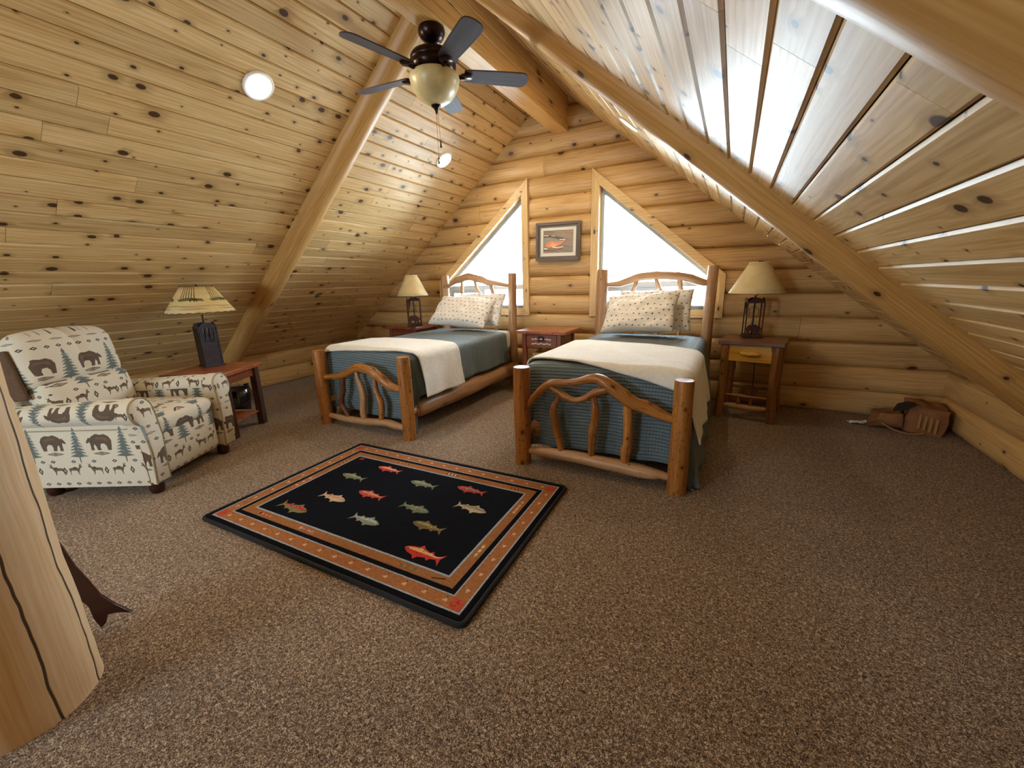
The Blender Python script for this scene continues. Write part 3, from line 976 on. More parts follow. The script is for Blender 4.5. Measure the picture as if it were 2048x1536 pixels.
def rafter(label, path, r, seed, wob=.05):
    t = thing('log_rafter', label, 'rafter', path[0])
    o = Vector(path[0])
    m = MB(); m.tube([Vector(p) - o for p in path], r, n=28, sub=8, wob=wob, seed=seed)
    m.build('log', M['rafter'], t, smooth=True, angle=60)
    return t
def on_slope(sgn, x, y, off):
    k = KL if sgn < 0 else KR
    L = math.sqrt(1 + k * k)
    z = RZ - abs(x - RX) * k
    return (x - sgn * k / L * off, y, z - off / L)
rafter('peeled log rafter on the left slope behind the end table lamp', [on_slope(-1, x, 2.805, .0) for x in (-2.03, -3.2, -4.4, -5.56)], [.108, .115, .118, .122], 1.0)
rafter('peeled log rafter on the right slope running down behind the right bed', [on_slope(1, x, 2.825 + .2 * x, o_) for x, o_ in ((-1.80, -.055), (-.9, -.042), (0, -.022), (.9, -.006), (1.72, .0))], [.128, .13, .13, .13, .132], 2.0)
rafter('thick log rafter nearest the camera at top right', [on_slope(1, x, .805, -.05) for x in (-1.80, -.6, .6, 1.72)], [.13, .13, .13, .13], 3.0)

pt = thing('log_post', 'thick peeled log post with long cracks at the lower left corner', 'post', (-1.955, .146, 0))
m = MB()
m.tube([(0, 0, 0), (0, 0, .05), (0, 0, .3), (0, 0, .9), (0, 0, 1.8), (-.01, 0, 2.935)], [.194, .192, .191, .190, .190, .188], n=48, sub=6, wob=.03, seed=4.0)
m.build('trunk', M['post'], pt, smooth=True, angle=60)

# ------------------------------------------------------------------ recessed lights
def recessed(sgn, x, y, label):
    k = KL if sgn < 0 else KR
    L = math.sqrt(1 + k * k)
    nin = Vector((-sgn * k / L, 0, -1 / L))
    p = Vector((x, y, RZ - abs(x - RX) * k))
    t = thing('recessed_light', label, 'ceiling light', p, 0, 'lit recessed lights in the sloped ceiling')
    Mx = nin.to_track_quat('Z', 'Y').to_matrix()
    m = MB(); m.lathe([(.070, .004), (.078, .010), (.094, .010), (.100, .004), (.100, -.004), (.070, -.004), (.070, .004)], 40, M=Mx)
    m.build('trim_ring', M['white'], t, smooth=True)
    m = MB(); m.lathe([(.072, -.002), (.072, .004), (.05, .0075), (0, .009)], 40, M=Mx)
    m.build('lens', M['lens'], t, smooth=True)
recessed(-1, -2.927, 1.972, 'lit round recessed light on the left slope, nearest and largest')
recessed(-1, -2.927, 3.997, 'lit round recessed light on the left slope below the fan chains')
recessed(1, -.895, 3.816, 'lit recessed light on the right slope seen edge-on beside the rafter')
for y, w_ in ((-.05, 'above the camera side of the loft'), (-2.07, 'farthest behind the camera')):  # two unseen lamps out of frame, added as warm fill light
    recessed(-1, -2.927, y, 'unseen recessed light added as warm fill on the left slope ' + w_)

# ------------------------------------------------------------------ ceiling fan
fan = thing('ceiling_fan', 'dark bronze ceiling fan with five blades and a cream bowl light under the ridge beam', 'ceiling fan', (-1.894, 2.535, 2.935))
m = MB(); m.lathe([(.082, 0), (.088, -.012), (.086, -.035), (.07, -.062), (.045, -.082), (.022, -.088)], 36); m.build('canopy', M['bronze'], fan, smooth=True)
m = MB(); m.lathe([(.014, -.08), (.014, -.15)], 16); m.lathe([(.026, -.128), (.03, -.14), (.03, -.15)], 20); m.build('downrod', M['bronze'], fan, smooth=True)
m = MB(); m.lathe([(.03, -.128), (.10, -.136), (.138, -.150), (.150, -.168), (.150, -.192), (.146, -.196), (.150, -.200), (.148, -.225), (.130, -.252), (.10, -.268), (.07, -.272)], 44); mh = m.build('motor_housing', M['bronze'], fan, smooth=True, angle=50)
m = MB()
for k in range(3):
    a = math.radians(-32 + k * 10)
    for zz in (-.246, -.232):
        m.box((.128 * math.cos(a) * (1.06 if zz > -.24 else 1.0), .128 * math.sin(a) * (1.06 if zz > -.24 else 1.0), zz), (.006, .014, .008), Matrix.Rotation(a, 3, 'Z'))
m.build('vent_plate', M['vinyl'], mh)
for k in range(5):
    a = math.radians(40.4 + 72 * k)
    Mr = Matrix.Rotation(a, 3, 'Z') @ Matrix.Rotation(math.radians(-13), 3, 'X')
    Mz = Matrix.Rotation(a, 3, 'Z')
    # blade: rounded board
    out = []
    for x, hw in ((.20, .048), (.23, .056), (.40, .064), (.58, .068)): out.append((x, hw))
    for i in range(7):
        th = pi / 2 - pi * i / 6
        out.append((.60 + .045 * math.cos(th), .066 * math.sin(th)))
    for x, hw in ((.58, .068), (.40, .064), (.23, .056), (.20, .048)): out.append((x, -hw))
    m = MB(); m.prism(out, -.004, .004, lambda p, q, t: Mr @ Vector((p, q, t)) + Vector((0, 0, -.255)))
    bl = m.build('blade', M['blade'], fan, bevel=.002)
    m = MB()
    m.tube([Mz @ Vector(p) for p in ((.11, 0, -.258), (.16, 0, -.268), (.20, 0, -.262))], [.016, .014, .018], n=10)
    m.lathe([(0, -.014), (.036, -.012), (.046, -.004), (.044, .0), (0, 0)], 24, c=Mz @ Vector((.215, 0, -.258)))
    m.build('blade_iron', M['bronze'], bl, smooth=True, angle=50)
m = MB(); m.lathe([(.148, -.262), (.163, -.272), (.166, -.290), (.158, -.325), (.138, -.368), (.105, -.408), (.062, -.436), (0, -.448)], 48); m.build('bowl_shade', M['bowl'], fan, smooth=True, angle=60)
m = MB(); m.lathe([(.0, -.440), (.034, -.444), (.030, -.452), (.016, -.462), (.009, -.478), (.006, -.492), (0, -.496)], 24); m.build('finial', M['bronze'], fan, smooth=True)
for dx, z1 in ((-.012, -.80), (.012, -.70)):
    m = MB(); m.tube([(dx * .6, .004, -.46), (dx, .01, z1 + .04)], .0016, n=6, sub=1); pc = m.build('pull_chain', M['brass'], fan, smooth=True)
    m = MB(); m.lathe([(0, z1 + .045), (.004, z1 + .04), (.005, z1 + .02), (.007, z1 + .008), (.005, z1), (0, z1)], 10, c=(dx, .01, 0)); m.build('fob', M['bronze'], pc, smooth=True)

# ------------------------------------------------------------------ framed picture
pf = thing('framed_picture', 'wildlife print in a weathered grey frame hung between the two windows', 'picture', (-1.907, YW - .012, 1.555), 0)
pf.rotation_euler = (0, math.radians(1.2), 0)
hw, H_, fwid = .282, .437, .062
outer = [(-hw, 0), (hw, 0), (hw, H_), (-hw, H_)]
ring_parts('frame_side', outer, inset(outer, fwid * .55), -.034, 0, M['frame'], pf)
ring_parts('inner_lip', inset(outer, fwid * .55), inset(outer, fwid * .85), -.024, 0, M['frame'], pf, one=True)
i1 = inset(outer, fwid * .8); i2 = inset(outer, fwid * .85 + .038)
ring_parts('mat_board', i1, i2, -.012, -.004, M['mat'], pf, one=True)
m = MB()
x0, z0, x1, z1 = i2[0][0] - .004, i2[0][1] - .004, i2[2][0] + .004, i2[2][1] + .004
m.add([(x0, -.007, z0), (x1, -.007, z0), (x1, -.007, z1), (x0, -.007, z1)], [(0, 1, 2, 3)], [[(0, 0), (1, 0), (1, 1), (0, 1)]])
m.build('print', M['print'], pf, recalc=False)

# ------------------------------------------------------------------ rug
rug = thing('area_rug', 'black hooked rug with rows of trout and tan borders on the carpet', 'rug', (RUG_C[0], RUG_C[1], 0), RUG_A)
m = MB()
def rugf(u, v):
    x, y = (u - .5) * RUG_W, (v - .5) * RUG_H
    e = min(u * RUG_W, (1 - u) * RUG_W, v * RUG_H, (1 - v) * RUG_H)
    z = .022 - .010 * max(0, 1 - e / .02) ** 2 + .0012 * mnoise.noise(Vector((x * 30, y * 30, 0)))
    sx = .004 * mnoise.noise(Vector((y * 4, u * 3, 7))) if u in (0, 1) else 0
    return (x + sx, y, z)
m.grid(rugf, 120, 80)
m.build('pile', M['rug'], rug, smooth=True, angle=180, recalc=False)
m = MB()
cs = []
for (cx_, cy_, a0) in ((RUG_W / 2 - .03, RUG_H / 2 - .03, 0), (-RUG_W / 2 + .03, RUG_H / 2 - .03, 90), (-RUG_W / 2 + .03, -RUG_H / 2 + .03, 180), (RUG_W / 2 - .03, -RUG_H / 2 + .03, 270)):
    for k in range(4):
        a = math.radians(a0 + 30 * k)
        cs.append((cx_ + .03 * math.cos(a), cy_ + .03 * math.sin(a), .0105))
cs2 = []
for i, p in enumerate(cs):
    q = cs[(i + 1) % len(cs)]
    d = math.hypot(q[0] - p[0], q[1] - p[1])
    k = max(1, int(d / .04))
    cs2 += [(p[0] + (q[0] - p[0]) * j / k, p[1] + (q[1] - p[1]) * j / k, p[2]) for j in range(k)]
m.tube(cs2, .0115, n=8, sub=1, closed=True, wob=.12)
m.build('bound_edge', M['rug_edge'], rug, smooth=True)

# ------------------------------------------------------------------ beds
def bed(label, ox, d):
    t = thing('log_bed', label, 'bed', (ox, 2.53, 0), 0)
    L = 2.09
    def log(name, path, r, mat='bedlog', wob=.06, n=16, sub=4, parent=t, seed=0.0, knob=0.0):
        m = MB(); m.tube(path, r, n=n, sub=sub, wob=wob, seed=seed + ox, knob=knob)
        return m.build(name, M[mat], parent, smooth=True, angle=55)
    for i, (x, r) in enumerate(d['foot']):
        log('post', [(x, 0, 0), (x, 0, .36), (x, 0, .70), (x, 0, .722)], [r * 1.02, r, r * .98, r * .9], n=22, seed=i, mat='bedlog')
    for i, (x, r) in enumerate(d['head']):
        log('post', [(x, L, 0), (x - .01, L, .7), (x, L, 1.375), (x, L, 1.395)], [r * 1.08, r * 1.02, r * .96, r * .88], n=22, seed=i + 3, mat='bedlog_pale')
    log('top_rail', d['rail'], d['rail_r'], seed=5, knob=.25, sub=5)
    if 'fork' in d: log('fork_branch', d['fork'], d['fork_r'], seed=6, knob=.2)
    for i, (p, r, mt) in enumerate(d['spin']): log('spindle', p, r, mat=mt, seed=7 + i, knob=.35, wob=.14)
    log('bottom_rail', d['brail'], d['brail_r'], mat='bedlog_pale', seed=11, knob=.15)
    log('head_rail', d['arch'], d['arch_r'], mat='bedlog_pale', seed=12, knob=.2, sub=5)
    for i, (p, r) in enumerate(d['hspin']): log('head_spindle', p, r, mat='bedlog_pale', seed=13 + i, knob=.3, wob=.12)
    log('lower_head_rail', [(d['head'][0][0], L, .46), (0, L, .45), (d['head'][1][0], L, .46)], .045, mat='bedlog_pale', seed=19)
    for x in (d['foot'][0][0] + .035, d['foot'][1][0] - .03):
        s = 1 if x > 0 else -1
        log('side_rail', [(x + (.03 if x > 0 else -.03), .0, .235), (x + (.01 if x > 0 else -.01), .135, .235), (x, .175, .235), (x, 1.0, .24), (x, 1.9, .24), (x + (.03 if x > 0 else -.03), L - .02, .24)], [.034, .036, .082, .092, .08, .055], mat='bedlog_pale', n=18, seed=21 + x, wob=.10, knob=.1, sub=6)
    for k in range(5):
        m = MB(); m.box((0, .25 + .4 * k, .25), (1.0, .07, .02)); m.build('slat', M['casing'], t)
    return t

def zoff(lst, ox): return [(x - ox, y, z) for x, y, z in lst]
# right bed, measured at the foot plane
OR = -.757
R_ = dict(
    foot=[(-1.285 - OR, .060), (-.205 - OR, .057)],
    head=[(-1.302 - OR, .064), (-.195 - OR, .052)],
    rail=zoff([(-1.27, 0, .42), (-1.225, 0, .467), (-1.178, -.01, .529), (-1.119, -.015, .59), (-1.046, -.015, .638), (-.943, -.01, .649), (-.852, -.015, .668), (-.772, -.02, .695), (-.714, -.02, .697), (-.65, -.02, .664), (-.58, -.015, .615), (-.503, -.01, .565), (-.429, 0, .538), (-.357, 0, .512), (-.273, 0, .486), (-.22, 0, .475)], OR),
    rail_r=[.020, .024, .024, .025, .026, .024, .025, .030, .034, .042, .046, .044, .042, .038, .030, .024],
    fork=zoff([(-1.07, -.012, .625), (-1.035, -.014, .598), (-.99, -.016, .577), (-.943, -.018, .553), (-.881, -.018, .535), (-.813, -.018, .553), (-.755, -.018, .597), (-.691, -.018, .626), (-.635, -.016, .64)], OR),
    fork_r=[.020, .018, .020, .022, .020, .022, .022, .026, .026],
    spin=[(zoff([(-.985, 0, .57), (-1.014, 0, .51), (-1.036, -.005, .462), (-1.034, 0, .387), (-1.017, 0, .285), (-.993, 0, .207), (-.972, 0, .11)], OR), [.014, .016, .022, .026, .027, .025, .020], 'bedlog'),
          (zoff([(-.755, 0, .60), (-.75, 0, .538), (-.738, -.005, .488), (-.743, 0, .396), (-.755, 0, .287), (-.76, 0, .11)], OR), [.018, .022, .027, .027, .028, .022], 'bedlog'),
          (zoff([(-.535, 0, .58), (-.524, 0, .50), (-.519, 0, .399), (-.521, 0, .287), (-.532, 0, .217), (-.527, 0, .105)], OR), [.024, .030, .031, .031, .032, .022], 'bedlog')],
    brail=zoff([(-1.265, 0, .10), (-1.20, 0, .102), (-1.123, 0, .11), (-.876, 0, .116), (-.647, 0, .11), (-.433, 0, .10), (-.33, 0, .097), (-.23, 0, .092)], OR),
    brail_r=[.018, .026, .036, .042, .045, .046, .036, .018],
    arch=zoff([(-1.28, 2.09, 1.262), (-1.223, 2.09, 1.265), (-1.124, 2.09, 1.272), (-1.002, 2.09, 1.305), (-.898, 2.09, 1.338), (-.751, 2.09, 1.346), (-.608, 2.09, 1.343), (-.469, 2.09, 1.326), (-.366, 2.09, 1.298), (-.264, 2.09, 1.264), (-.2, 2.09, 1.255)], OR),
    arch_r=[.016, .022, .034, .040, .042, .042, .042, .042, .040, .034, .02],
    hspin=[(zoff([(-.93, 2.09, 1.32), (-.939, 2.09, 1.268), (-.966, 2.09, 1.193), (-.958, 2.09, 1.101), (-.93, 2.09, .8), (-.94, 2.09, .47)], OR), [.018, .02, .022, .02, .022, .022]),
           (zoff([(-.735, 2.09, 1.34), (-.726, 2.09, 1.293), (-.693, 2.09, 1.212), (-.666, 2.09, 1.123), (-.70, 2.09, .8), (-.72, 2.09, .47)], OR), [.02, .02, .022, .022, .022, .022]),
           (zoff([(-.50, 2.09, 1.32), (-.49, 2.09, 1.25), (-.479, 2.09, 1.172), (-.473, 2.09, .99), (-.474, 2.09, .803), (-.48, 2.09, .47)], OR), [.022, .024, .027, .025, .022, .022])])
bed('log bed on the right with a forked, branching footboard rail', OR, R_)
OL = -2.945
L_ = dict(
    foot=[(-3.475 - OL, .060), (-2.40 - OL, .058)],
    head=[(-3.492 - OL, .058), (-2.449 - OL, .053)],
    rail=zoff([(-3.46, 0, .47), (-3.39, 0, .478), (-3.29, 0, .488), (-3.204, -.01, .505), (-3.11, -.01, .535), (-3.029, -.015, .572), (-2.96, -.02, .602), (-2.896, -.02, .608), (-2.777, -.02, .588), (-2.71, -.01, .555), (-2.654, -.01, .518), (-2.575, 0, .467), (-2.478, 0, .447), (-2.41, 0, .44)], OL),
    rail_r=[.020, .024, .028, .030, .032, .034, .036, .038, .042, .042, .040, .036, .028, .02],
    spin=[(zoff([(-3.17, 0, .51), (-3.183, 0, .441), (-3.203, 0, .331), (-3.239, 0, .23), (-3.2, 0, .16), (-3.15, 0, .08)], OL), [.018, .026, .022, .024, .022, .018], 'bark'),
          (zoff([(-2.985, 0, .58), (-2.97, 0, .495), (-2.941, 0, .429), (-2.929, 0, .313), (-2.948, 0, .193), (-2.95, 0, .08)], OL), [.018, .022, .028, .032, .030, .020], 'bedlog_pale'),
          (zoff([(-2.77, 0, .56), (-2.755, 0, .492), (-2.753, 0, .402), (-2.709, 0, .293), (-2.714, 0, .199), (-2.735, 0, .10)], OL), [.016, .016, .024, .026, .026, .022], 'bedlog')],
    brail=zoff([(-3.46, 0, .083), (-3.407, 0, .083), (-3.3, 0, .080), (-3.164, 0, .078), (-2.949, 0, .084), (-2.682, 0, .11), (-2.56, 0, .10), (-2.41, 0, .09)], OL),
    brail_r=[.02, .026, .030, .032, .032, .034, .034, .02],
    arch=zoff([(-3.48, 2.09, 1.262), (-3.43, 2.09, 1.285), (-3.345, 2.09, 1.338), (-3.231, 2.09, 1.372), (-3.12, 2.09, 1.402), (-3.04, 2.09, 1.392), (-2.978, 2.09, 1.372), (-2.908, 2.09, 1.364), (-2.807, 2.09, 1.324), (-2.672, 2.09, 1.304), (-2.507, 2.09, 1.276), (-2.45, 2.09, 1.27)], OL),
    arch_r=[.018, .022, .034, .044, .048, .046, .044, .044, .038, .03, .024, .018],
    hspin=[(zoff([(-3.21, 2.09, 1.36), (-3.213, 2.09, 1.304), (-3.217, 2.09, 1.137), (-3.2, 2.09, .9), (-3.21, 2.09, .47)], OL), [.018, .02, .022, .022, .022]),
           (zoff([(-3.01, 2.09, 1.36), (-2.999, 2.09, 1.317), (-2.972, 2.09, 1.235), (-2.92, 2.09, 1.135), (-2.93, 2.09, .9), (-2.94, 2.09, .47)], OL), [.016, .018, .02, .022, .022, .022]),
           (zoff([(-2.775, 2.09, 1.32), (-2.761, 2.09, 1.278), (-2.737, 2.09, 1.191), (-2.727, 2.09, 1.105), (-2.70, 2.09, .9), (-2.71, 2.09, .47)], OL), [.018, .022, .026, .024, .024, .022])])
bed('log bed on the left with a humped footboard rail and dark crooked spindles', OL, L_)

# bedding
def drape(name, mat, label, cat, ox, W2, top, dl, dr, b0, b1, foot, seed, skew=0.0, thick=.008, flare=.05, r=.06, wr=.010, flare_f=.02, flare_l=.10, nu=90, nv=110, yf=.13, fold=.02):
    """cloth lying over the mattress: hangs dl / dr at the sides and, when foot > 0, over the foot end"""
    t = thing(name, label, cat, (ox, 2.53, top))
    def f(u, v):
        a = -W2 - dl + u * (2 * W2 + dl + dr)
        bb = b0 + v * (b1 - b0) + skew * (u - .5)
        oxh = max(abs(a) - W2, 0); sg = 1 if a > 0 else -1
        oyh = max(-bb, 0) if foot else 0
        d = math.hypot(oxh, oyh)
        x, y, z = max(-W2, min(W2, a)), max(bb, 0) if foot else bb, 0.0
        if d > 0:
            th = d / r
            if th < pi / 2: hd, vd = r * math.sin(th), r * (1 - math.cos(th))
            else:
                hd = r + ((flare if sg > 0 else flare_l) if oxh > oyh else flare_f) * (d - r * pi / 2)
                vd = r + (d - r * pi / 2)
                k = min(1, (d - r * pi / 2) / .3)
                s_ = bb if oxh > oyh else a
                hd += k * fold * (math.sin(s_ * 11 + seed) + .6 * math.sin(s_ * 23 + seed * 2))
            ex, ey = oxh / d, oyh / d
            x += sg * ex * hd; y -= ey * hd; z -= vd
        # soft dome of the mattress and wrinkles
        e = max(0, 1 - (min(abs(a), W2) / W2) ** 6) 
        z += .012 * e - .012
        z += wr * .5 * mnoise.noise(Vector((a * 3.1 + seed, bb * 3.3, seed))) + wr * .25 * mnoise.noise(Vector((a * 9 + seed, bb * 8, 2)))
        x += wr * .6 * mnoise.noise(Vector((z * 5, bb * 4 + seed, 1))) if d > .1 else 0
        z = max(z, -top + .012 + .01 * mnoise.noise(Vector((a * 9, bb * 9, 3))))
        return (x, y + yf, z)
    m = MB()
    m.grid(f, nu, nv, lambda u, v: (-W2 - dl + u * (2 * W2 + dl + dr), b0 + v * (b1 - b0)))
    m.build('cover', M[mat], t, smooth=True, angle=180, solid=thick)
    return t

def mattress(ox, label1, label2):
    m = MB(); m.rbox((0, 0, .10), (.94, 1.86, .20), .03, n=8)
    t = thing('box_spring', label2, 'box spring', (ox, 3.61, .262)); m.build('ticking', M['boxspring'], t, smooth=True, weld=True)
    m = MB(); m.rbox((0, 0, .133), (1.0, 1.9, .25), .06, n=10, bulge=(0, 0, .008))
    t = thing('mattress', label1, 'mattress', (ox, 3.61, .474)); m.build('fitted_sheet', M['sheet'], t, smooth=True, weld=True)
mattress(OL + .0, 'mattress in a white fitted sheet on the left bed', 'grey box spring under the left mattress')
mattress(OR + .0, 'mattress in a white fitted sheet on the right bed', 'grey box spring under the right mattress')
drape('quilt', 'quilt', 'teal grey stitched quilt covering the left bed', 'quilt', OL, .505, .745, .66, .40, -.64, 1.64, 1, 1.3, skew=-.10, yf=.165, fold=.014, flare_l=.16)
drape('quilt', 'quilt', 'teal grey stitched quilt covering the right bed and drooping to the floor', 'quilt', OR, .505, .745, .40, .72, -.64, 1.74, 1, 4.1, skew=.06, flare=.16, yf=.165, fold=.014)
drape('throw_blanket', 'throw', 'cream throw blanket across the foot of the left bed, hanging over its right side', 'blanket', OL, .520, .772, .30, .46, -.07, .52, 1, 2.2, skew=.10, thick=.012, r=.085, wr=.012, flare=.10, nv=60, yf=.17, fold=.010)
drape('throw_blanket', 'throw', 'cream throw blanket across the foot of the right bed', 'blanket', OR, .520, .772, .34, .42, -.07, .90, 1, 5.0, skew=-.40, thick=.012, r=.085, wr=.012, flare=.21, nv=70, yf=.17, fold=.010)

def pillow(label, loc, w, h, tk, tilt, rz, seed, roll=0.0, mat='pillow'):
    t = thing('pillow', label, 'pillow', loc, rz)
    Mx = Matrix.Rotation(tilt, 3, 'X') @ Matrix.Rotation(roll, 3, 'Y')
    m = MB()
    for sg in (-1, 1):
        def f(u, v, sg=sg):
            a, b_ = 2 * u - 1, 2 * v - 1
            pin = 1 - .10 * (1 - a * a) * abs(b_) ** 3 * 0 
            x = a * w / 2 * (1 - .05 * (1 - b_ * b_) * abs(a) ** 3)
            y = b_ * h / 2 * (1 - .07 * (1 - a * a) * abs(b_) ** 3)
            g = (max(0, 1 - a ** 4) * max(0, 1 - b_ ** 4)) ** .55
            z = sg * tk / 2 * g
            q = Vector((a * 2.2 + seed, b_ * 2.2 - seed, sg))
            z += sg * g * .035 * mnoise.noise(q) + g * .014 * mnoise.noise(q * 3.1)
            z += sg * .01 * math.sin((a * 5 - b_ * 7) + seed) * g * (1 - g) * 3
            return Mx @ Vector((x, y + h / 2, z))
        m.grid(f, 36, 28, lambda u, v: (u * w / .36, v * h / .36))
    m.build('case', M[mat], t, smooth=True, angle=180, weld=True)
    return t
pillow('dotted pillow leaning at the back on the left bed', (OL + .12, 4.30, .80), .70, .44, .15, math.radians(62), -.03, 3.0)
pillow('dotted pillow lying in front on the left bed', (OL + .0, 4.04, .82), .80, .48, .17, math.radians(42), .02, 1.0, roll=.06)
pillow('dotted pillow standing at the back on the right bed', (OR + .05, 4.34, .80), .74, .44, .14, math.radians(66), .02, 7.0, roll=-.05)
pillow('dotted pillow leaning in front on the right bed', (OR - .06, 4.08, .81), .72, .46, .17, math.radians(50), -.02, 5.0, roll=-.09)

# ------------------------------------------------------------------ lamps
def lamp(label, loc, rz, bw, bz, sh0, sh1, rb_, rt, kind):
    """bw body width, bz body height, shade from sh0 to sh1 with radii rb_ / rt"""
    t = thing('table_lamp', label, 'lamp', loc, rz)
    met = M['brown_metal'] if kind == 0 else M['blue_metal']
    h = bw / 2
    m = MB(); m.box((0, 0, .006), (bw * 1.22, bw * 1.22, .012)); m.build('base_plate', M['iron'] if kind == 0 else met, t, bevel=.003)
    for sx in (-1, 1):
        for sy in (-1, 1):
            m = MB(); m.box((sx * h, sy * h, bz / 2 + .01), (.011, .011, bz)); m.build('corner_bar', met, t, bevel=.002)
    for k in range(4):
        Mr = Matrix.Rotation(pi / 2 * k, 3, 'Z')
        fr = lambda a, b_, tt: Mr @ Vector((a, -h + tt, b_))
        m = MB()
        m.prism([(-h, .012), (h, .012), (h, .03), (-h, .03)], -.002, .002, fr)
        m.build('bottom_bar', met, t)
        m = MB()
        m.prism([(-h, bz), (h, bz), (h, bz + .012), (.03, bz + .045), (.0, bz + .05), (-.03, bz + .045), (-h, bz + .012)], -.002, .002, fr)
        if kind == 0 and k == 0:
            s = bw * .95
            bc = MB()
            bc.prism([((a - .5) * s, .03 + b_ * s * .78) for a, b_ in BEAR], -.002, .002, fr)
            bc.build('bear_cutout', met, t)
            arc = [(-h * .7, bz * .58), (-h * .72, bz * .86), (-h * .3, bz * .90), (0, bz * .88), (h * .35, bz * .84), (h * .36, bz * .62)]
            bc = MB(); bc.tube([Mr @ Vector((a, -h, b_)) for a, b_ in arc], .003, n=6, sub=1, closed=True); bc.build('wire_outline', met, t, smooth=True)
        elif kind == 0:
            m.prism([(h * .5, bz), (h * .95, bz), (h * .8, bz * .62), (h * .66, bz * .8)], -.002, .002, fr)
        else:
            m.prism([(-h, .03), (h, .03), (h, bz * .72), (h * .5, bz * .66), (0, bz * .72), (-h * .5, bz * .64), (-h, bz * .7)], -.002, .002, fr)
            for q in range(4):
                x = -h + (q + .5) * bw / 4
                m.prism([(x - .016, bz * .64), (x + .016, bz * .64), (x + .006, bz * 1.0), (x - .006, bz * 1.0)], -.002, .002, fr)
        m.build('cutout_panel', met, t)
    m = MB(); m.lathe([(.007, .01), (.007, sh0 + .0)], 12); m.build('rod', M['black'], t, smooth=True)
    m = MB(); m.lathe([(.010, sh0 - .03), (.017, sh0 - .022), (.019, sh0 + .02), (.014, sh0 + .045), (.009, sh0 + .05)], 20); m.build('socket', M['brass'], t, smooth=True)
    m = MB(); m.tube([(.016, 0, sh0 + .03), (.05, 0, sh0 + .10), (.045, 0, sh1 - .06), (0, 0, sh1 - .004), (-.045, 0, sh1 - .06), (-.05, 0, sh0 + .10), (-.016, 0, sh0 + .03)], .0022, n=6); m.build('harp', M['brass'], t, smooth=True)
    n = 48
    sm = MB()
    prof = [(rb_ + (rt - rb_) * i / 6, sh0 + (sh1 - sh0) * i / 6) for i in range(7)]
    sm.add([(r * math.cos(2 * pi * j / n), r * math.sin(2 * pi * j / n), z) for r, z in prof for j in range(n)],
           [(i * n + j, i * n + (j + 1) % n, (i + 1) * n + (j + 1) % n, (i + 1) * n + j) for i in range(6) for j in range(n)],
           [[(j / n, i / 6), ((j + 1) / n, i / 6), ((j + 1) / n, (i + 1) / 6), (j / n, (i + 1) / 6)] for i in range(6) for j in range(n)])
    shd = sm.build('lamp_shade', M['rawhide'] if kind else M['shade'], t, smooth=True, angle=180, solid=.003)
    for r, z in ((rb_, sh0), (rt, sh1)):
        m = MB(); N = 48
        if kind:
            m.tube([(r * math.cos(2 * pi * k / N), r * math.sin(2 * pi * k / N), z + (.004 if k % 2 else -.003)) for k in range(N)], .0032, n=6, sub=2, closed=True)
        else:
            m.tube([(r * math.cos(2 * pi * k / N), r * math.sin(2 * pi * k / N), z) for k in range(N)], .003, n=6, sub=1, closed=True)
        m.build('rim_lacing' if kind else 'rim', M['wing'] if kind else M['shade_white'], shd, smooth=True)
    m = MB(); m.lathe([(.004, sh1 - .006), (.008, sh1 + .0), (.009, sh1 + .012), (0, sh1 + .02)], 12); m.build('finial', M['black'], t, smooth=True)
    return t

# ------------------------------------------------------------------ nightstands and end table
# middle nightstand
ns = thing('nightstand', 'reddish wooden nightstand with one drawer standing between the two beds', 'nightstand', (-1.875, 4.42, 0))
for i in range(4):
    m = MB(); w = .61 / 4; m.box((-.305 + w * (i + .5), 0, .758), (w - .001, .53, .034)); m.build('top_board', M['red_top'], ns, bevel=.004)
def leg_box(p, x, y, h, s, mat):
    m = MB(); m.box((x, y, h / 2), (s, s, h)); m.build('leg', mat, p, bevel=.004)
for x in (-.215, .215):
    for y in (-.20, .20): leg_box(ns, x, y, .742, .05, M['red_wood'])
for x in (-.215, .215): m = MB(); m.box((x, 0, .655), (.022, .36, .17)); m.build('side_panel', M['red_wood'], ns)
m = MB(); m.box((0, .20, .655), (.40, .02, .17)); m.build('back_panel', M['red_wood'], ns)
m = MB(); m.box((0, -.205, .657), (.372, .024, .152)); dr = m.build('drawer', M['red_wood'], ns, bevel=.004)
m = MB(); m.tube([(-.035, -.222, .665), (-.025, -.236, .70), (0, -.24, .712), (.025, -.236, .70), (.035, -.222, .665)], .006, n=8); m.box((0, -.221, .664), (.10, .008, .016)); m.build('iron_pull', M['black'], dr, smooth=True)
for z in (.628, .68):
    m = MB()
    for k in range(7): m.box((-.105 + .035 * k, -.2195, z + (.003 if k % 2 else -.002)), (.028, .006, .014))
    m.build('inlay_strip', M['mat'], dr)
m = MB(); m.box((0, 0, .20), (.44, .40, .022)); m.build('lower_shelf', M['red_wood'], ns)
m = MB(); m.box((-.06, -.16, .50), (.12, .02, .09)); m.box((-.06, 0, .30), (.2, .2, .175))
cb = thing('storage_box', 'plain tan box on the lower shelf of the middle nightstand', 'box', (-1.93, 4.42, .211))
m = MB(); m.box((0, 0, .14), (.20, .24, .28)); m.build('body', M['casing'], cb, bevel=.004)
m = MB(); m.box((0, 0, .287), (.21, .25, .016)); m.build('lid', M['pine_drawer'], cb, bevel=.003)

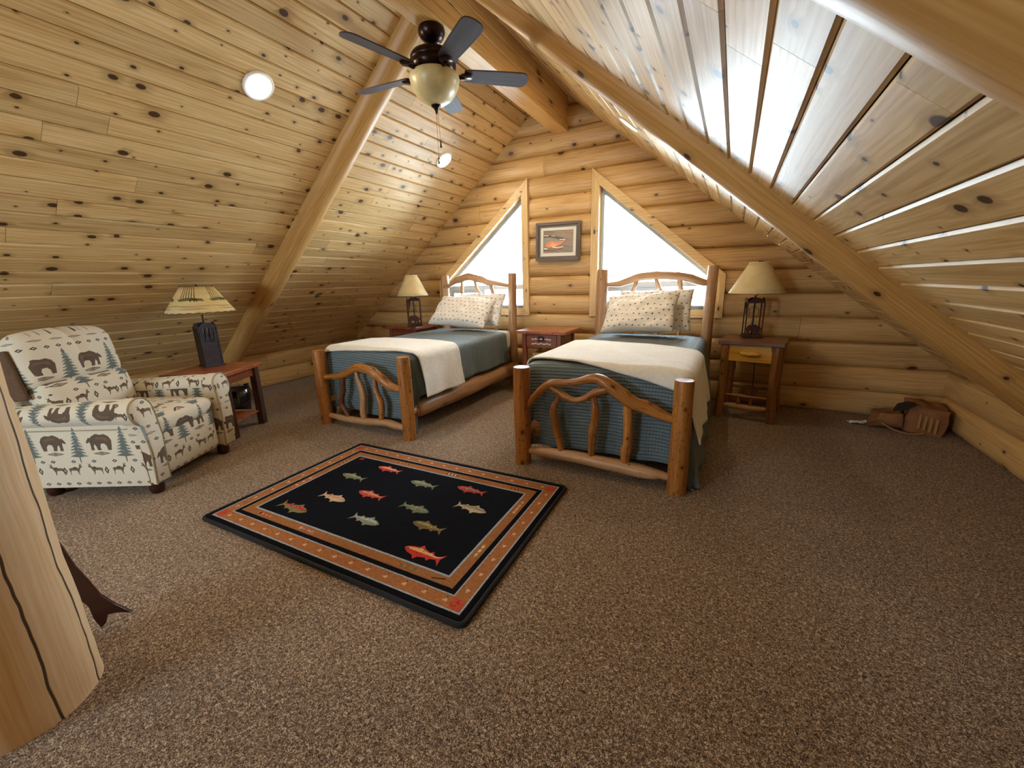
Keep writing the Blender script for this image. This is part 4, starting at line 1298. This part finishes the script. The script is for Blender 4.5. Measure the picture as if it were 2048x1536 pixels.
# left nightstand
nl = thing('nightstand', 'dark reddish nightstand beyond the left bed under the eaves', 'nightstand', (-3.91, 4.40, 0))
for i in range(3):
    m = MB(); w = .56 / 3; m.box((-.28 + w * (i + .5), 0, .758), (w - .001, .56, .034)); m.build('top_board', M['red_wood'], nl, bevel=.004)
for x in (-.21, .21):
    for y in (-.22, .22): leg_box(nl, x, y, .742, .05, M['red_wood'])
for x in (-.21, .21): m = MB(); m.box((x, 0, .655), (.022, .40, .17)); m.build('side_panel', M['red_wood'], nl)
m = MB(); m.box((0, -.225, .657), (.37, .024, .152)); dr = m.build('drawer', M['red_wood'], nl, bevel=.004)
m = MB(); m.tube([(-.035, -.242, .66), (0, -.26, .67), (.035, -.242, .66)], .006, n=8); m.build('iron_pull', M['black'], dr, smooth=True)
m = MB(); m.box((0, .22, .655), (.40, .02, .17)); m.build('back_panel', M['red_wood'], nl)
m = MB(); m.box((0, 0, .20), (.42, .42, .022)); m.build('lower_shelf', M['red_wood'], nl)
lamp('cream shaded lamp with a bear cutout base on the left nightstand', (-3.77, 4.27, .775), math.radians(38), .165, .335, .405, .665, .200, .074, 0)

# right nightstand: log legs
nr = thing('nightstand', 'log-legged nightstand with a yellow pine drawer right of the right bed', 'nightstand', (.22, 4.44, 0), math.radians(-9))
m = MB()
sl = [(-.265, -.25), (-.08, -.256), (.1, -.248), (.262, -.252), (.268, -.05), (.26, .14), (.266, .25), (.05, .256), (-.15, .25), (-.262, .252), (-.27, .05)]
m.prism(sl, .705, .745, lambda a, b_, tt: (a, b_, tt)); m.build('slab_top', M['slab'], nr, bevel=.006)
for i, (x, y) in enumerate(((-.205, -.20), (.205, -.20), (-.205, .20), (.205, .20))):
    m = MB(); m.tube([(x * 1.06, y * 1.04, 0), (x * 1.03, y, .12), (x * .99, y, .35), (x, y, .60), (x, y, .708)], [.036, .040, .034, .038, .036], n=14, wob=.12, seed=31 + i, knob=.35); m.build('log_leg', M['nslog'], nr, smooth=True)
m = MB(); m.box((0, .19, .64), (.38, .02, .15)); m.build('back_panel', M['slab'], nr)
for x in (-.2, .2): m = MB(); m.box((x, 0, .64), (.022, .38, .15)); m.build('side_panel', M['slab'], nr)
m = MB(); m.box((0, 0, .56), (.36, .38, .014)); m.build('drawer_floor', M['slab'], nr)
m = MB(); m.box((0, -.205, .634), (.365, .022, .160)); dr = tag(m.build('drawer_front', M['pine_drawer'], nr, bevel=.004), 'yellow pine drawer front')
m = MB(); m.tube([(-.075, -.222, .632), (-.05, -.240, .634), (-.015, -.245, .628), (.02, -.245, .634), (.055, -.240, .63), (.075, -.222, .632)], [.010, .018, .015, .019, .017, .010], n=12, wob=.15, seed=3); m.build('carved_pull', M['pine_drawer'], dr, smooth=True)
for y in (-.20, .20):
    m = MB(); m.tube([(-.2, y, .125), (-.13, y, .12), (0, y, .115), (.12, y, .12), (.2, y, .13)], [.012, .026, .030, .026, .012], n=12, wob=.1, seed=y + 2); m.build('lower_rail', M['bedlog_pale'], nr, smooth=True)
    m = MB(); m.tube([(-.2, y, .225), (0, y, .22), (.2, y, .225)], [.012, .018, .012], n=10, wob=.1, seed=y + 5); m.build('upper_rail', M['nslog'], nr, smooth=True)
    for x in (-.06, .04):
        m = MB(); m.tube([(x, y, .125), (x + .006, y, .17), (x, y, .22)], [.014, .016, .014], n=8, wob=.1); m.build('rail_spindle', M['nslog'], nr, smooth=True)
lr = lamp('cream shaded lamp with a bear cutout base on the right log nightstand', (.19, 4.53, .745), math.radians(8), .138, .325, .42, .69, .232, .082, 0)
m = MB(); m.tube([(.06, .04, .012), (.09, .17, .012), (.10, .20, -.02), (.10, .205, -.3), (.11, .22, -.6), (.12, .25, -.735)], .0035, n=6); m.build('power_cord', M['black'], lr, smooth=True)

# end table by the armchair
CA = math.radians(28)
et = thing('end_table', 'reddish topped end table with dark square legs beside the armchair', 'end table', (-4.19, 1.95, 0), CA)
TWX, TWY = .56, .56
for i in range(4):
    m = MB(); w = TWY / 4; m.box((0, -TWY / 2 + w * (i + .5), .600), (TWX, w - .001, .036)); m.build('top_board', M['red_top'], et, bevel=.004)
for x in (-.225, .225):
    for y in (-.215, .215): leg_box(et, x, y, .583, .062, M['dark_wood'])
for x in (-.225, .225): m = MB(); m.box((x, 0, .54), (.02, .38, .08)); m.build('apron', M['red_wood'], et)
for y in (-.215, .215): m = MB(); m.box((0, y, .54), (.40, .02, .08)); m.build('apron', M['red_wood'], et)
for i in range(3): m = MB(); m.box((0, -.13 + .13 * i, .135), (.45, .125, .018)); m.build('shelf_board', M['red_top'], et, bevel=.003)
for y in (-.20, .20): m = MB(); m.box((0, y, .122), (.42, .022, .05)); m.build('shelf_rail', M['casing'], et, bevel=.003)
lamp('rawhide shaded lamp with a slate metal base on the end table', (-4.35, 2.02, .619), CA + math.radians(-35), .138, .36, .505, .735, .270, .125, 1)

bn = thing('waste_bin', 'dark waste bin with a shiny clear plastic liner behind the end table', 'bin', (-4.56, 2.28, 0))
m = MB()
m.lathe([(.11, 0), (.135, .30), (.128, .30), (.105, .01), (0, .01)], 28); m.build('bucket', M['basket'], bn, smooth=True)
m = MB()
def lf(u, v):
    a = u * 2 * pi
    rr = [.13, .139, .15, .153, .150][min(4, int(v * 4.99))] + .02 * v
    zz = .33 - .20 * v
    k = .014 * mnoise.noise(Vector((math.cos(a) * 4, math.sin(a) * 4, v * 4)))
    return ((rr + k) * math.cos(a), (rr + k) * math.sin(a), zz + .02 * mnoise.noise(Vector((math.cos(a) * 3, math.sin(a) * 3, 5))))
m.grid(lf, 48, 10); m.build('liner', M['liner'], bn, smooth=True, angle=180)

# ------------------------------------------------------------------ armchair
ch = thing('armchair', 'lodge print recliner armchair with bears, pines and deer beside the end table', 'armchair', (-3.485, 1.345, 0), CA)
CWH = .42
fab = M['fabric']
rbk = dict(us=FU, vs_=FV)
m = MB(); m.rbox((-.40, 0, .24), (.72, .58, .30), .03, n=8, **rbk); m.build('seat_base', fab, ch, smooth=True, weld=True)
m = MB(); m.rbox((-.010, 0, .255), (.10, .545, .34), .035, n=12, bulge=(.02, 0, 0), **rbk); m.build('footrest_panel', fab, ch, smooth=True, weld=True)
m = MB(); m.rbox((-.28, 0, .44), (.66, .555, .14), .05, n=14, bulge=(.012, 0, .03), uo=(.2, .0), **rbk); m.build('seat_cushion', fab, ch, smooth=True, weld=True)
tl = math.radians(9)
Mb = Matrix.Rotation(-tl, 3, 'Y')
m = MB(); m.rbox((-.80, 0, .56), (.13, .68, .88), .05, n=12, M=Mb, **rbk); m.build('back_frame', fab, ch, smooth=True, weld=True)
m = MB(); m.rbox((-.64, 0, .615), (.19, .59, .29), .06, n=14, bulge=(.035, 0, .0), M=Mb, uo=(0, .185), **rbk); m.build('lumbar_cushion', fab, ch, smooth=True, weld=True)
def seam(P):
    k = math.exp(-(P.y / .02) ** 2)
    if P.x > -.02: P = Vector((P.x - .014 * k, P.y, P.z - .012 * k * max(0, P.z * 5)))
    return P
m = MB(); m.rbox((-.715, 0, .885), (.21, .62, .37), .085, n=20, bulge=(.03, 0, .03), M=Mb, uo=(.07, .09), fn=seam, **rbk); uc = m.build('head_cushion', fab, ch, smooth=True, weld=True)
for sy in (-1, 1):
    m = MB(); m.rbox((-.735, sy * .325, .82), (.10, .03, .32), .014, n=6, M=Mb); tag(m.build('wing_lining', M['wing'], ch, smooth=True, weld=True), 'brown wing lining')
for sy in (-1, 1):
    # arm: outer panel and rolled top as one swept section, scroll panel on the front
    sec = []
    yi, yo = .285, CWH - .03
    sec += [(yi, .10), (yi, .40), (yi, .56)]
    for k in range(11):
        a = math.radians(180 - 225 * k / 10)
        sec.append((yi + .078 + .078 * math.cos(a), .572 + .072 * math.sin(a)))
    sec += [(yo, .50), (yo + .004, .34), (yo + .004, .22), (yo, .08)]
    n = len(sec)
    xs = [-.82, -.76, -.64, -.45, -.30, -.15, -.02, .035]
    hz = [.84, .92, .97, 1.02, 1.06, 1.10, 1.11, 1.08]
    per = [0]
    for p, q in zip(sec, sec[1:]): per.append(per[-1] + math.hypot(q[0] - p[0], q[1] - p[1]))
    tot = per[-1]
    vs = [(x, sy * (p[0]), p[1] if p[1] < .45 else hz[i] * p[1] + (1 - hz[i]) * .45) for i, x in enumerate(xs) for p in sec]
    fs, uv = [], []
    for i in range(len(xs) - 1):
        for j in range(n - 1):
            fs.append((i * n + j, i * n + j + 1, (i + 1) * n + j + 1, (i + 1) * n + j))
            def vv(q):
                if j < 2: return (sec[q][1] - .165) * FV
                tq = tot - per[q] + .08
                return (tq if tq < .475 else 1.0 - tq) * FV
            tm = tot - .5 * (per[j] + per[j + 1]) + .08
            uo_ = .27 if (tm > .475 and j >= 2) else 0
            uv.append([(xs[i] * FU + uo_, vv(j)), (xs[i] * FU + uo_, vv(j + 1)), (xs[i + 1] * FU + uo_, vv(j + 1)), (xs[i + 1] * FU + uo_, vv(j))])
    for i in (0, len(xs) - 1):
        fs.append([i * n + j for j in range(n)]); uv.append([(sec[j][0] * FU, sec[j][1] * FV) for j in range(n)])
    m = MB(); m.add(vs, fs, uv); m.build('arm', fab, ch, smooth=True, angle=50)
    m = MB(); m.tube([(x, sy * (yo + .004), .475) for x in xs], .0035, n=6, sub=2); m.build('seam', M['piping'], ch, smooth=True)
    # scroll front
    fp = [(yi - .004, .085), (yi - .004, .40), (yi - .006, .56)]
    for k in range(13):
        a = math.radians(185 - 250 * k / 12)
        fp.append((yi + .080 + .086 * math.cos(a), .566 + .082 * math.sin(a)))
    fp += [(yi + .118, .50), (yi + .112, .42), (yi + .104, .30), (yi + .100, .085)]
    fp = [(sy * a, b_) for a, b_ in fp]
    cxm = sy * (yi + .07)
    front = MB()
    N = len(fp)
    fp = [(a, b_ + max(0, b_ - .40) * .09) for a, b_ in fp]
    xo = lambda b_: .045 + .03 * math.sin(min(1, max(0, b_ / .62)) * pi)
    vs = [(-.016, a, b_) for a, b_ in fp] + [(.018 + xo(b_), a, b_) for a, b_ in fp] + [(.03 + xo(b_), cxm + (a - cxm) * .82, b_ + (.35 - b_) * .05) for a, b_ in fp]
    fs = [[N + i for i in range(N)][::-1][:0]]
    fs = []
    for lay in (0, 1):
        for i in range(N):
            j = (i + 1) % N
            fs.append((lay * N + i, lay * N + j, (lay + 1) * N + j, (lay + 1) * N + i))
    fs.append([2 * N + i for i in range(N)])
    front.add(vs, fs, [[((vs[k][1] if q >= 2 * N else vs[k][0]) * FU + .1, vs[k][2] * FV + .25) for k in f] for q, f in enumerate(fs)])
    fo = front.build('arm_front', fab, ch, smooth=True, angle=45)
    m = MB(); m.tube([(.019 + xo(b_), a, b_) for a, b_ in fp], .006, n=6, sub=2, caps=True); m.build('piping', M['piping'], fo, smooth=True)
for x in (-.01, -.70):
    for y in (-.31, .31):
        m = MB(); m.lathe([(.028, 0), (.040, .015), (.044, .045), (.036, .075), (.040, .095)], 20, c=(x + .02, y * 1.05, 0)); m.build('bun_foot', M['bun'], ch, smooth=True)

# ------------------------------------------------------------------ fish cutout behind the post
fc = thing('fish_cutout', 'dark brown fish silhouette standing tail down behind the log post', 'fish decoration', (-2.135, .41, 0), math.radians(60))
poly = [(-.012, .0), (.006, .016), (.018, .05), (.045, .045), (.089, .024), (.045, .088), (.014, .147), (-.005, .22), (-.027, .294), (-.046, .40), (-.07, .52), (-.115, .62), (-.16, .65), (-.19, .60), (-.205, .50), (-.195, .40), (-.16, .30), (-.115, .24), (-.10, .20), (-.065, .175), (-.043, .15), (-.027, .11), (-.024, .05)]
m = MB(); m.prism(poly, 0, .014); m.build('body', M['bun'], fc, bevel=.002)
m = MB(); m.lathe([(.005, 0), (.005, .006), (0, .008)], 10, c=(-.052, 0, .25), M=Matrix.Rotation(pi / 2, 3, 'X')); m.build('rivet', M['brass'], fc, smooth=True)

# ------------------------------------------------------------------ crumpled paper bag in the corner
bag = thing('paper_bag', 'crumpled brown paper bag slumped in the right corner by the log wall', 'bag', (1.42, 4.52, 0), math.radians(-12))
def crump(P, s=.03):
    q = Vector((P.x * 9, P.y * 9, P.z * 9))
    d = Vector((mnoise.noise(q), mnoise.noise(q + Vector((7, 0, 0))), mnoise.noise(q + Vector((0, 9, 0)))))
    return P + d * s
m = MB(); m.rbox((.10, .02, .115), (.26, .30, .23), .02, n=14, fn=lambda P: crump(P) + Vector((.06 * P.z, 0, -.10 * P.x))); m.build('body', M['paper'], bag, smooth=True, angle=25, weld=True)
m = MB(); m.rbox((-.13, -.04, .075), (.22, .22, .13), .02, n=12, fn=lambda P: crump(P, .04) + Vector((0, 0, .25 * P.x))); m.build('folded_mouth', M['paper'], bag, smooth=True, angle=25, weld=True)
m = MB(); m.prism([(-.10, .17), (-.02, .20), (.03, .25), (-.02, .255), (-.08, .225)], -.14, -.05, lambda a, b_, tt: (a, tt, b_)); m.build('painted_mouth_shade', M['shadow'], bag)  # solid dark slab, painted as the shade in the bag's mouth
m = MB()
for k in range(4): m.box((.065 + .034 * k, -.145, .12 - .01 * k), (.016, .01, .12))
m.build('print_stripes', M['paper_light'], bag)
m = MB(); m.tube([(-.16, -.15, .06), (-.06, -.19, .02), (.04, -.185, .012), (.10, -.17, .03)], .006, n=6); m.build('handle', M['paper_light'], bag, smooth=True)
ti = thing('paper_scrap', 'small white scrap of paper on the carpet beside the brown bag', 'scrap', (1.10, 4.50, 0), .3)
m = MB(); m.grid(lambda u, v: ((u - .5) * .16, (v - .5) * .05, .012 + .02 * mnoise.noise(Vector((u * 5, v * 5, 2))) + .01), 14, 8); m.build('sheet', M['tissue'], ti, smooth=True, solid=.002)
